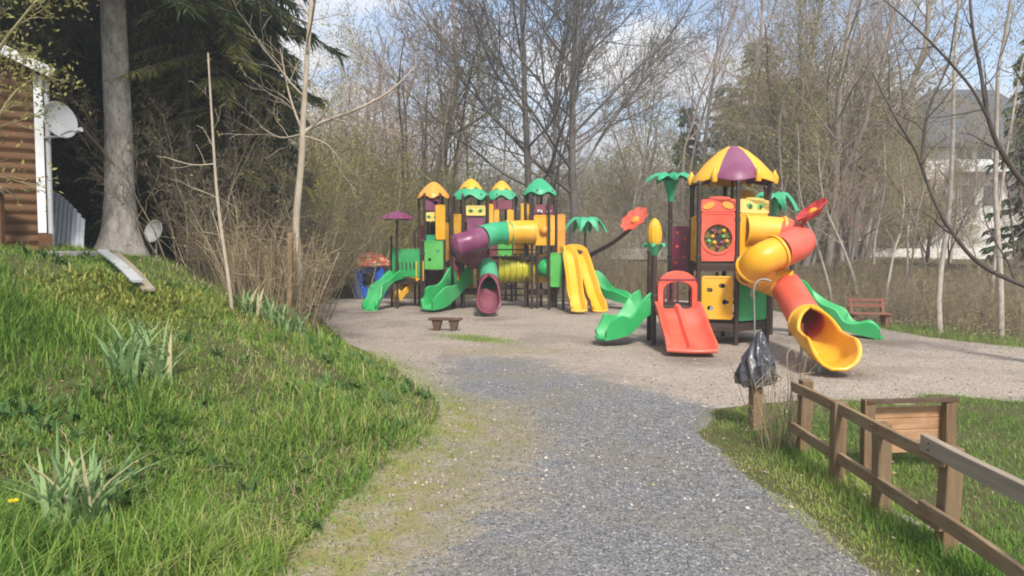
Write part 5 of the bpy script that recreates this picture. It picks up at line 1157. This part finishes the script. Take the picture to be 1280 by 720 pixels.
def finish_tree(g, name, loc, trunk_mat, twig_mat, leaf=None, sides=3, rg=None, tsides=9):
    """Empty > trunk, crown (> leaves)"""
    r0 = empty(name, loc); b = MB()
    for pts, rad in g.main: b.tube(pts, rad, tsides)
    if g.main: b.build('trunk', trunk_mat, r0, smooth=60)
    P0, P1 = np.array(g.P0), np.array(g.P1); Vv, Qq, tv = seg_tubes(P0, P1, np.zeros(len(P0)), sides)
    cr = np_obj('crown', Vv - np.array(world_loc(r0)), Qq, twig_mat, r0)
    if leaf:
        n, size, mat, spread = leaf; Vv, Qq, tv = leaves_np(g.tips, n, size, rg or np.random.default_rng(1), spread); np_obj('leaves', Vv - np.array(world_loc(r0)), Qq, mat, cr, tint=tv, smooth=False)
    return r0
O0 = Vector((0, 0, 0))
# four kinds of bare background tree, and copies of them through the wood
def bg_kind(seed, H, r, counts, ratio, ang, tm, wm, leaf=None, start=0.3, trop=0.05, stems=1, lean=0.1, wig=0.09):
    g = Grow(seed, counts, ratio, ang, wig, trop, (10, 6, 4, 3, 2), (start, 0.18, 0.12, 0.1), 0.006)
    for k in range(stems):
        a = g.r.uniform(0, 6.28); g.grow(Vector((0.12 * math.cos(a), 0.12 * math.sin(a), -0.15)) * (stems > 1) + Vector((0, 0, -0.15)), Vector((lean * math.cos(a), lean * math.sin(a), 1)), H * g.r.uniform(0.85, 1.1), r * g.r.uniform(0.8, 1.1))
    return finish_tree(g, 'bare_tree', O0, tm, wm, leaf, 3, np.random.default_rng(seed))
kinds = [
    bg_kind(1, 13, 0.17, (18, 8, 6), (0.42, 0.45, 0.42), (48, 45, 45), B_GREY, B_TWIG),
    bg_kind(2, 15, 0.12, (20, 8, 5), (0.33, 0.45, 0.45), (42, 42, 45), bark('light_brown_bark', (0.22, 0.185, 0.15), (0.37, 0.31, 0.26), 9, 0), B_TWIG, start=0.4),
    bg_kind(3, 10, 0.09, (16, 8, 5), (0.45, 0.45, 0.45), (50, 45, 45), B_DARK, B_TWIGRED, stems=2, start=0.25),
    bg_kind(4, 12, 0.12, (16, 6, 4), (0.34, 0.45, 0.42), (46, 45, 45), B_BIRCH, B_TWIG, (2600, 0.05, BUDS, 0.25), start=0.3),
    bg_kind(5, 8, 0.09, (12, 6, 5), (0.5, 0.45, 0.42), (52, 48, 45), B_GREY, B_OLIVE, (4600, 0.055, BUDS, 0.25), stems=3, start=0.15, lean=0.35),
]
kl = ['slim grey bare tree in the wood behind the play area', 'tall pale-stemmed bare tree in the wood behind the play area', 'dark twin-stemmed bare tree in the wood behind the play area', 'slender white-barked tree with young leaves in the wood behind the play area', 'bushy many-stemmed tree with olive young leaves in the wood behind the play area']
rt = random.Random(21); spots = []
def try_spot(px, Y, kd, sc=None): spots.append((px, Y, kd, sc or rt.uniform(0.8, 1.2)))
for k in range(18): try_spot(rt.uniform(360, 590), rt.uniform(29, 52), rt.choice([0, 2, 2, 3, 4, 4, 0]))
for k in range(20): try_spot(rt.uniform(770, 1020), rt.uniform(28.5, 52), rt.choice([0, 1, 1, 2, 4, 0, 3]))
for k in range(22): try_spot(rt.uniform(990, 1330), rt.uniform(28, 50) if rt.random() < 0.75 else rt.uniform(27, 32), rt.choice([0, 1, 2, 3, 3, 4, 4, 0]), rt.uniform(0.75, 1.05))
for k in range(5): try_spot(rt.uniform(600, 770), rt.uniform(42, 60), rt.choice([0, 4]), rt.uniform(0.5, 0.75))
for k in range(12): try_spot(rt.uniform(-60, 330), rt.uniform(24, 40), rt.choice([0, 2, 4]))
used = set()
for px, Y, kd, sc in spots:
    p = on(px, Y)
    if 1150 < px and 33.5 < Y < 57 : Y = 30.0 if rt.random() < 0.4 else 28.5; p = on(px, Y)
    if 1105 < px < 1400 and Y < 46: px = rt.choice([rt.uniform(985, 1100), rt.uniform(1000, 1095)])
    p = on(px, Y)
    if px > 1000 and 33.8 < Y < 40: Y = 41.5; p = on(px, Y)
    o = kinds[kd] if kd not in used else copy_tree(kinds[kd]); used.add(kd)
    o.location = p; o.rotation_euler = (rt.gauss(0, 0.03), rt.gauss(0, 0.03), rt.uniform(0, 6.28)); o.scale = (sc, sc, sc * rt.uniform(0.9, 1.1)); tag(o, kl[kd], 'tree', ['slim grey trees in the wood', 'tall pale-stemmed trees in the wood', 'dark twin-stemmed trees in the wood', 'white-barked trees in the wood', 'bushy olive trees in the wood'][kd])
# the broad many-limbed tree in the middle
p = on(690, 29.5); g = Grow(41, (19, 12, 8, 4), (0.70, 0.47, 0.42, 0.42), (54, 38, 42, 45), 0.055, 0.07, (14, 10, 6, 3, 2), (0.22, 0.18, 0.12, 0.1), 0.0075, 0.52)
for dx, lean, H, r in ((-0.75, -0.06, 14.5, 0.18), (0.75, 0.05, 15.5, 0.20), (0.2, 0.0, 13.5, 0.13)): g.grow(p + Vector((dx, 0, -0.2)), Vector((lean, 0.02, 1)), H, r)
o = finish_tree(g, 'bare_tree', p, bark('dark_grey_bark', (0.085, 0.075, 0.068), (0.18, 0.16, 0.145), 8, 0), bark('dark_grey_branches', (0.10, 0.088, 0.08), (0.20, 0.18, 0.16), 3, 0), None, 4, None, 11); tag(o, 'broad spreading bare tree with several trunks in the middle of the wood', 'tree')
# pale young tree at the bank corner, thin sapling beside it
p = on(372, 10.8); Yp = p.y
g = Grow(51, (9, 5, 4), (0.42, 0.5, 0.45), (58, 45, 45), 0.10, 0.04, (9, 7, 4, 3), (0.42, 0.15, 0.1, 0.1), 0.003, 0.48)
tr = spline([p - Z * 0.1, at(373, 340, Yp), at(370, 280, Yp), at(377, 200, Yp), at(379, 150, Yp), at(384, 70, Yp), at(389, 0, Yp), at(392, -110, Yp), at(386, -220, Yp)], 4)
g.grow(None, None, 6.0, 0.07, 0, tr, [0.062 - 0.042 * k / (len(tr) - 1) for k in range(len(tr))])
for path, r in (([at(378, 168, Yp), at(350, 172, Yp + .2), at(325, 158, Yp + .3)], 0.02), ([at(378, 166, Yp), at(405, 152, Yp), at(450, 135, Yp - .2), at(490, 112, Yp - .2), at(520, 82, Yp - .1)], 0.032), ([at(379, 170, Yp), at(408, 180, Yp - .1), at(428, 205, Yp)], 0.015), ([at(377, 162, Yp), at(362, 120, Yp), at(350, 60, Yp)], 0.025)):
    q = spline(path, 4); g.grow(None, None, 1.9, r, 1, q, [r * (1 - 0.7 * k / (len(q) - 1)) for k in range(len(q))])
tag(finish_tree(g, 'young_tree', p, B_PALE, B_PALE, (500, 0.022, BUDS, 0.05), 4, np.random.default_rng(3), 12), 'pale-barked young tree rising from the dry reed clump', 'tree')
p = on(290, 9.0); Yp = p.y; g = Grow(53, (7, 3), (0.16, 0.4), (55, 45), 0.1, 0.03, (9, 4, 2), (0.3, 0.2), 0.003, 0.35); tr = spline([p - Z * 0.1, at(287, 360, Yp), at(272, 250, Yp), at(265, 150, Yp), at(260, 66, Yp)], 5); g.grow(None, None, 3.6, 0.03, 0, tr, [0.026 - 0.016 * k / (len(tr) - 1) for k in range(len(tr))])
q = spline([at(268, 205, Yp), at(240, 206, Yp), at(205, 196, Yp)], 4); g.grow(None, None, 0.7, 0.012, 1, q, [0.012 - 0.008 * k / (len(q) - 1) for k in range(len(q))])
tag(finish_tree(g, 'sapling', p, B_PALE, B_PALE, None, 4), 'thin bare sapling leaning on the bank left of the reeds', 'tree')
# birches at the right edge of the play area
for k, (px, Y, tilt, lab) in enumerate(((1177, 15.6, -0.015, 'white-trunked birch at the play area edge beside the red bench'), (1254, 14.6, 0.02, 'white-trunked birch at the right edge of the play area'), (1240, 18.5, -0.01, 'slimmer pale birch standing behind the two at the gravel edge'))):
    p = on(px, Y); g = Grow(60 + k, (16, 5, 4), (0.24, 0.5, 0.45), (48, 45, 45), 0.05, 0.03, (12, 5, 4, 3), (0.35, 0.15, 0.1), 0.0035, 0.42); g.grow(p - Z * 0.1, Vector((tilt, 0, 1)), 9.0, 0.062 - 0.015 * (k == 2))
    tag(finish_tree(g, 'birch_tree', p, B_BIRCH, B_TWIG, (1400, 0.025, BUDS, 0.12), 3, np.random.default_rng(k)), lab, 'tree', 'birches by the gravel edge')
# dark tree just outside the frame whose limbs reach in
p = on(1345, 11.0); Yp = 11.0; g = Grow(71, (7, 6, 5), (0.40, 0.45, 0.45), (45, 48, 45), 0.12, 0.03, (10, 7, 4, 3), (0.3, 0.1, 0.1), 0.003, 0.5); tr = spline([p - Z * 0.1, p + Vector((0.0, 0, 1.6)), p + Vector((0.1, 0.1, 3.4)), p + Vector((0.25, 0, 5.6)), p + Vector((0.2, 0.1, 8))], 4); g.grow(None, None, 5.5, 0.15, 0, tr, [0.16 - 0.11 * k / (len(tr) - 1) for k in range(len(tr))])
for path, r in (([at(1345, 380, 11), at(1280, 357, 11), at(1225, 330, 10.9), at(1190, 290, 10.9), at(1165, 245, 11), at(1145, 190, 11), at(1118, 145, 11), at(1090, 90, 11.2)], 0.042), ([at(1345, 270, 11), at(1290, 238, 11), at(1255, 195, 11), at(1236, 150, 11), at(1226, 90, 11.1), at(1215, 30, 11.1), at(1210, -40, 11.2)], 0.055), ([at(1236, 150, 11), at(1214, 110, 10.9), at(1180, 70, 10.9), at(1140, 30, 11), at(1105, 0, 11)], 0.03), ([at(1152, 205, 11), at(1160, 140, 11.1), at(1185, 80, 11.2), at(1195, 20, 11.2)], 0.028)):
    q = spline(path, 4); g.grow(None, None, 2.6, r, 1, q, [r * (1 - 0.7 * j / (len(q) - 1)) for j in range(len(q))])
tag(finish_tree(g, 'dark_tree', p, B_DARK, B_DARK, (500, 0.02, BUDS, 0.08), 4, np.random.default_rng(7)), 'dark bare tree reaching long limbs in from the right edge', 'tree')
# olive shrubs beyond the left corner of the gravel, and grey shrubs under the spruces
def shrub(seed, H, n, wm, leaf, lean=0.55, r=0.03, counts=(9, 5, 4)):
    g = Grow(seed, counts, (0.40, 0.45, 0.45), (40, 42, 45), 0.12, 0.05, (7, 5, 3, 2), (0.25, 0.15, 0.1), 0.004, 0.5)
    for k in range(n):
        a = 2 * math.pi * k / n + g.r.uniform(-0.3, 0.3); g.grow(Vector((0.25 * math.cos(a), 0.25 * math.sin(a), -0.1)), Vector((lean * g.r.uniform(0.3, 1.1) * math.cos(a), lean * g.r.uniform(0.3, 1.1) * math.sin(a), 1)), H * g.r.uniform(0.7, 1.1), r)
    o = finish_tree(g, 'shrub', O0, wm, wm, leaf, 3, np.random.default_rng(seed), 5); o.children[0].name = 'stems' if o.children[0].name.startswith('trunk') else o.children[0].name; return o
willow = shrub(81, 5.2, 9, B_OLIVE, (13000, 0.034, BUDS, 0.2)); grey_sh = shrub(82, 3.0, 8, bark('dull_shrub_twigs', (0.12, 0.10, 0.075), (0.23, 0.19, 0.13), 3, 0), (260, 0.03, BUDS, 0.1), 0.6, 0.016)
for k, (px, Y, sc) in enumerate(((372, 19.0, 0.6), (402, 25.5, 0.75), (1130, 40.5, 0.75), (1206, 40.8, 0.42), (1288, 41.0, 0.8), (1320, 40.6, 0.9), (455, 26.5, 1.05), (492, 29.5, 1.1), (530, 30.5, 0.9), (385, 24.5, 1.1), (352, 22.0, 0.9), (575, 31.5, 0.8), (620, 30.0, 0.65), (430, 31.5, 1.25))):
    o = willow if k == 0 else copy_tree(willow); o.location = on(px, Y); o.rotation_euler = (0, 0, k * 1.3); o.scale = (sc,) * 3; far_ = px > 1100; tag(o, 'olive-leaved shrub across the road, before the white house' if far_ else 'olive-leaved many-stemmed shrub at the far left corner of the gravel', 'shrub', 'olive shrubs before the white house' if far_ else 'olive shrubs beyond the gravel')
gs = [(235, 11.6, 0.9), (305, 11.8, 0.85), (322, 13.0, 1.1), (350, 13.2, 1.0), (215, 13.8, 1.0), (372, 15.5, 1.1), (398, 18.0, 1.0), (380, 20, 1.2)]
for k, (px, Y, sc) in enumerate(gs):
    o = grey_sh if k == 0 else copy_tree(grey_sh); o.location = on(px, Y); o.rotation_euler = (0, 0, k * 2.1); o.scale = (sc,) * 3; tag(o, 'leafless grey-brown shrub in the tangle beneath the spruces', 'shrub', 'leafless shrubs under the spruces')
br_sh = shrub(83, 2.6, 10, B_TWIG, (1100, 0.03, BUDS, 0.18), 0.55, 0.014, (7, 5, 3)); k = 0
for px, Y in [(rt.uniform(1100, 1300), rt.uniform(15.8, 22)) for _ in range(12)] + [(rt.uniform(745, 1120), rt.uniform(27.5, 33)) for _ in range(26)] + [(rt.uniform(560, 760), rt.uniform(28, 33)) for _ in range(10)]:
    p = on(px, Y)
    if p.x < np.interp(Y, RIGHT_Y, RIGHT_X) + 0.9 and Y < FAR_Y + 0.6: continue
    o = br_sh if k == 0 else copy_tree(br_sh); k += 1; o.location = p; sc = rt.uniform(0.6, 1.15) * (0.42 if px > 1000 else 1); o.rotation_euler = (0, 0, k * 1.7); o.scale = (sc,) * 3; tag(o, 'brown twiggy shrub in the thicket bordering the play area', 'shrub', 'brown shrubs in the thicket')
for px, Y in [(rt.uniform(980, 1190), rt.uniform(38.5, 44)) for _ in range(13)] + [(rt.uniform(750, 980), rt.uniform(34, 42)) for _ in range(12)] + [(rt.uniform(480, 700), rt.uniform(33, 40)) for _ in range(9)]:
    o = copy_tree(br_sh); sc = rt.uniform(1.1, 1.9); o.location = on(px, Y); o.rotation_euler = (0, 0, rt.uniform(0, 6)); o.scale = (sc * 1.15, sc * 1.15, sc); tag(o, 'tall brown bush in the far wood beyond the thicket', 'shrub', 'tall brown bushes in the far wood')
for k in range(20):
    px, Y = rt.uniform(1035, 1175) if k % 4 else rt.uniform(1180, 1300), rt.uniform(15.5, 29)
    p = on(px, Y)
    if p.x < np.interp(Y, RIGHT_Y, RIGHT_X) + 0.8: continue
    o = copy_tree(kinds[3] if k % 3 else kinds[2]); sc = rt.uniform(0.26, 0.5); o.location = p; o.rotation_euler = (rt.gauss(0, 0.08), rt.gauss(0, 0.08), rt.uniform(0, 6)); o.scale = (sc, sc, sc * 1.1); tag(o, 'thin pale young tree standing in the brushwood by the gravel edge' if k % 3 else 'thin dark young tree standing in the brushwood by the gravel edge', 'tree', 'young trees in the brushwood' if k % 3 else 'dark young trees in the brushwood')
# low leafy twigs by the cabin
p = on(-30, 7.6); g = Grow(91, (9, 5, 3), (0.45, 0.5, 0.45), (50, 45, 45), 0.12, 0.02, (8, 5, 3, 2), (0.25, 0.15, 0.1), 0.003, 0.45)
for path in ([p, at(-40, 220, 7.6), at(-30, 120, 7.5), at(0, 60, 7.4), at(30, 20, 7.4), at(62, -20, 7.4)], [p, at(-40, 260, 7.5), at(-15, 175, 7.4), at(15, 120, 7.4), at(40, 100, 7.4)]):
    q = spline(path, 4); g.grow(None, None, 1.6, 0.03, 0, q, [0.03 - 0.022 * j / (len(q) - 1) for j in range(len(q))])
tag(finish_tree(g, 'leafy_sapling', p, B_OLIVE, B_OLIVE, (1300, 0.026, BUDS, 0.08), 4, np.random.default_rng(12)), 'spindly sapling with yellow-olive young leaves in front of the cabin', 'tree')

# ------------------------------------------------------------------ spruces
def spruce(name, p, H, r, z0, Lmax, rg, needle, per=46, spray=0.26, whorl=0.36, bare=None, droop=0.55, trunk_mat=B_DARK, flare=1.5, wide=0.05, nb=6, twigmat=B_DARK, hang=0.8):
    r0 = empty(name, p); b = MB(); zs = [-0.15, 0.0, 0.15, 0.4, 0.9, 2.0, 4.0, 7.0] + list(np.linspace(9, H, 5)) if H > 10 else list(np.linspace(-0.1, H, 7))
    b.tube([p + Vector((0.02 * math.sin(z), 0, z)) for z in zs], [max(0.01, r * (1 - z / H) ** 0.75 * (1 + (flare - 1) * math.exp(-max(z, 0) * 3.2))) for z in zs], 24); b.build('trunk', trunk_mat, r0, smooth=60)
    P0, P1, C, D, W = [], [], [], [], []
    z = z0
    while z < H - 0.3:
        f = (z - z0) / (H - z0); L = Lmax * (1 - f) ** 0.75 * (0.75 + 0.25 * min(1, f * 6)) + 0.15
        for k in range(nb):
            a = rg.uniform(0, 6.28); l = L * rg.uniform(0.65, 1.1); d = np.array([math.cos(a), math.sin(a), 0]); sd = np.array([-math.sin(a), math.cos(a), 0]); pts = []
            zz = z + rg.uniform(-0.15, 0.15); dr = droop * rg.uniform(0.7, 1.3); n = 6
            for i in range(n + 1):
                t = i / n; pts.append(np.array([0, 0, zz]) + d * l * t + np.array([0, 0, l * (0.10 * t - dr * t * t + 0.25 * dr * t ** 4)]))
            rb = 0.012 + 0.012 * l
            for i in range(n): P0.append((*pts[i], rb * (1 - i / n * 0.8))); P1.append((*pts[i + 1], rb * (1 - (i + 1) / n * 0.8)))
            m_ = max(6, int(per * l / Lmax)); t = 0.12 + 0.9 * rg.random(m_) ** 0.8; t = np.clip(t, 0, 0.999); i = (t * n).astype(int); fr = (t * n - i)[:, None]; PT = np.array(pts); base = PT[i] * (1 - fr) + PT[np.minimum(i + 1, n)] * fr
            s = rg.choice([-1, 1], m_)[:, None] * rg.uniform(0.15, 1, m_)[:, None]; dirs = sd * s + d * rg.uniform(0.2, 0.9, (m_, 1)) + np.array([0, 0, -1]) * rg.uniform(0.2, 1.0, (m_, 1)) * hang
            dirs /= np.linalg.norm(dirs, axis=1, keepdims=True); C.append(base + sd * s * 0.22 * l * (1 - t[:, None]) * rg.random((m_, 1))); D.append(dirs); W.append(np.full(m_, spray))
        z += whorl * rg.uniform(0.8, 1.2)
    C, D = np.concatenate(C), np.concatenate(D); n = len(C); ln = spray * rg.uniform(0.6, 1.4, (n, 1)); rv = rg.normal(0, 1, (n, 3)); s = np.cross(D, rv); s /= np.linalg.norm(s, axis=1, keepdims=True); w_ = wide * rg.uniform(0.6, 1.3, (n, 1))
    mid = C + D * ln * 0.5; tip = C + D * ln + np.array([0, 0, -0.12]) * ln; V = np.stack([C - s * w_ * 0.35, C + s * w_ * 0.35, mid + s * w_, mid - s * w_, tip + s * w_ * 0.1, tip - s * w_ * 0.1], 1).reshape(-1, 3)
    q = np.array([[0, 1, 2, 3], [3, 2, 4, 5]]); Q = (np.arange(n)[:, None, None] * 6 + q[None]).reshape(-1, 4)
    P0, P1 = np.array(P0), np.array(P1); Vb, Qb, _ = seg_tubes(P0, P1, np.zeros(len(P0)), 4);     tl = rg.normal(0.42, 0.2, n) + 0.15 * (rg.random(n) < 0.1); np_obj('crown', V, Q, needle, r0, tint=np.repeat(np.clip(tl, 0, 1), 6), smooth=False); np_obj('bough', Vb, Qb, twigmat, [c_ for c_ in r0.children if c_.name.startswith('crown')][0]); return r0
rg = np.random.default_rng(31)
p = on(152, 11.2); o = spruce('spruce_tree', p, 17, 0.205, 3.9, 3.6, rg, NEEDLE, 330, 0.24, 0.30, droop=0.6, trunk_mat=B_SPRUCE, flare=2.0, wide=0.013, nb=8); tag(o, 'large spruce with a thick grey trunk at the top of the bank', 'tree')
for k, (px, Y, H, L, z0, lab) in enumerate(((52, 15.5, 16, 3.0, 1.2, 'dark spruce behind the cabin corner'), (232, 16.2, 17, 3.2, 0.7, 'dark spruce directly right of the thick grey trunk'), (284, 18.5, 14, 2.1, 0.5, 'dark spruce at the right end of the spruce row'), (140, 19.0, 18, 3.3, 0.9, 'dark spruce hidden behind the thick grey trunk'), (-60, 18.0, 16, 3.2, 1.0, 'dark spruce behind the cabin roof'))):
    p = on(px, Y); o = spruce('spruce_tree', p, H, 0.2, z0, L, rg, NEEDLE, 300, 0.32, 0.28, wide=0.026, nb=9, droop=0.5); tag(o, lab, 'tree', 'dark spruces behind the cabin')
# olive side boughs of a lighter conifer between spruce and sapling
p = on(288, 12.9); o = spruce('olive_conifer', p, 10.5, 0.07, 2.2, 2.0, rg, NEEDLE2, 150, 0.20, 0.45, wide=0.010, nb=4, droop=0.7, flare=1.1); tag(o, 'lighter olive drooping conifer beside the sapling, in front of the dark spruces', 'tree')
p = on(238, 12.7); o = spruce('olive_conifer', p, 11.5, 0.07, 3.7, 1.7, rg, NEEDLE2, 150, 0.20, 0.45, wide=0.011, nb=4, droop=0.7, flare=1.1); tag(o, 'lighter olive drooping conifer right behind the thick grey trunk', 'tree')
p = on(45, 12.8); o = spruce('olive_conifer', p, 9.5, 0.07, 3.2, 1.6, rg, NEEDLE2, 150, 0.20, 0.45, wide=0.010, nb=4, droop=0.6, flare=1.1); tag(o, 'lighter olive conifer above the cabin roof', 'tree')
# conifers far behind
far_c = spruce('conifer_tree', O0, 12, 0.16, 0.8, 2.4, rg, leafy('far_conifer_needles', [(0, (0.03, 0.052, 0.022)), (0.6, (0.07, 0.115, 0.042)), (1, (0.13, 0.17, 0.06))], 0.15), 40, 0.5, 0.42, wide=0.10, nb=6, droop=0.35)
for k, (px, Y, sc, wd, lab) in enumerate(((857, 44, 0.75, 1.0, 'small pointed conifer between the central tree and the striped dome'), (945, 46, 1.12, 1.3, 'tall dark conifer behind the striped dome'), (1003, 48, 1.0, 1.2, 'dark conifer right of the tallest one behind the dome'), (1075, 52, 0.95, 1.0, 'dark conifer left of the white house'), (905, 52, 1.0, 1.3, 'dark conifer just left of the tallest one behind the dome'), (1285, 22, 0.62, 0.85, 'green conifer at the right edge before the white house'))):
    o = far_c if k == 0 else copy_tree(far_c); o.location = on(px, Y); o.rotation_euler = (0, 0, k * 1.9); o.scale = (sc * wd, sc * wd, sc); tag(o, lab, 'tree', 'conifers in the far wood')

# ------------------------------------------------------------------ brush and far wooded slope (stuff)
def brush(name, x, y, h, rg, mat, w=0.006, tw=4, lean=0.35):
    n = len(x); z = terrain(x, y) - 0.03; a = rg.uniform(0, 6.28, n); t = rg.random(n); P0, P1, T = [], [], []; p = np.stack([x, y, z], -1); d = np.stack([np.cos(a) * lean * rg.random(n), np.sin(a) * lean * rg.random(n), np.ones(n)], -1); wv = w * rg.uniform(0.6, 1.3, n)
    for k in range(4):
        d = d + rg.normal(0, 0.16, (n, 3)); d /= np.linalg.norm(d, axis=1, keepdims=True); q = p + d * (h / 4)[:, None]
        P0.append(np.c_[p, wv * (1 - 0.2 * k)]); P1.append(np.c_[q, wv * (1 - 0.2 * (k + 1))]); T.append(t)
        if k > 0:
            for _ in range(tw if k > 1 else 1):
                f = rg.random((n, 1)); s = p * f + q * (1 - f); dd = rg.normal(0, 1, (n, 3)) * np.array([1, 1, 0.7]) + np.array([0, 0, 0.5]); dd /= np.linalg.norm(dd, axis=1, keepdims=True); P0.append(np.c_[s, wv * 0.5]); P1.append(np.c_[s + dd * (h * rg.uniform(0.1, 0.3, n))[:, None], wv * 0.25]); T.append(t)
        p = q
    V, Q, tv = seg_tubes(np.concatenate(P0), np.concatenate(P1), np.concatenate(T), 3); return tag(np_obj(name, V, Q, mat, tint=tv), kind='stuff')
rg = np.random.default_rng(44); n = 5200
yy = rg.uniform(12.2, 33, n); xx = np.interp(yy, RIGHT_Y, RIGHT_X) + 0.5 + np.abs(rg.normal(0, 5.5, n)); kk = (xx < 0.78 * yy + 2) & (xx > np.interp(yy, RIGHT_Y, RIGHT_X) + 0.45)
y2 = FAR_Y + 0.6 + np.abs(rg.normal(0, 3.5, n)); x2 = rg.uniform(-8, 16, n); x2 = np.where(x2 < -8, -8, x2); k2 = (y2 < 34)
xx, yy = np.concatenate([xx[kk], x2[k2]]), np.concatenate([yy[kk], y2[k2]]); dd = np.maximum(xx - np.interp(yy, RIGHT_Y, RIGHT_X), yy - FAR_Y)
hcap = np.where(xx > 4.5, np.clip(1.30 - terrain(xx, yy), 0.15, 2) * np.clip(0.75 + 0.55 * vnoise(xx * 1.3, yy * 0.9) + rg.normal(0, 0.25, len(xx)), 0.25, 1.5), 2)
brush('undergrowth', xx, yy, np.minimum(hcap, np.clip(0.5 + 0.28 * dd, 0.4, 1.25) * rg.uniform(0.5, 1.3, len(xx))), rg, BRUSH, 0.007)
n = 4000; yy = rg.uniform(60, 170, n); xx = rg.uniform(-0.8, 0.85, n) * yy; kk = ~((xx > 20) & (yy < 62)); xx, yy = xx[kk], yy[kk]
brush('far_woodland', xx, yy, rg.uniform(5, 10, len(xx)), rg, BRUSH, 0.05, 6)
# dead leaves on the woodland floor
n = 14000; yy = rg.uniform(12, 33, n); xx = np.interp(yy, RIGHT_Y, RIGHT_X) + 0.3 + np.abs(rg.normal(0, 5, n)); y2 = FAR_Y + 0.3 + np.abs(rg.normal(0, 3, n)); x2 = rg.uniform(-9, 16, n); xx, yy = np.concatenate([xx, x2]), np.concatenate([yy, y2]); N_ = len(xx); z = terrain(xx, yy) + rg.uniform(0.01, 0.2, N_); a = rg.uniform(0, 6.28, N_); s_ = rg.uniform(0.015, 0.04, N_)
qd = np.stack([np.stack([xx + s_ * np.cos(a + k * 1.571), yy + s_ * np.sin(a + k * 1.571), z + s_ * 0.7 * np.cos(k * 1.571 + a)], -1) for k in range(4)], 1).reshape(-1, 3)
tag(np_obj('woodland_leaves', qd, np.arange(N_ * 4).reshape(-1, 4), BRUSH, tint=np.repeat(rg.random(N_), 4), smooth=False), kind='stuff')

# ------------------------------------------------------------------ thin spring haze in the air
HZ = 0.0034
if HZ:
    b = MB(); b.box((0, 130, 11.0), (560, 420, 44)); m, t = material('haze_air')
    v = t.n('ShaderNodeVolumePrincipled', {'Color': (0.86, 0.88, 0.92, 1), 'Density': HZ, 'Anisotropy': 0.2}); t.n('ShaderNodeOutputMaterial', {1: v.outputs[0]})
    o = b.build('haze', m, smooth=0); tag(o, kind='stuff')
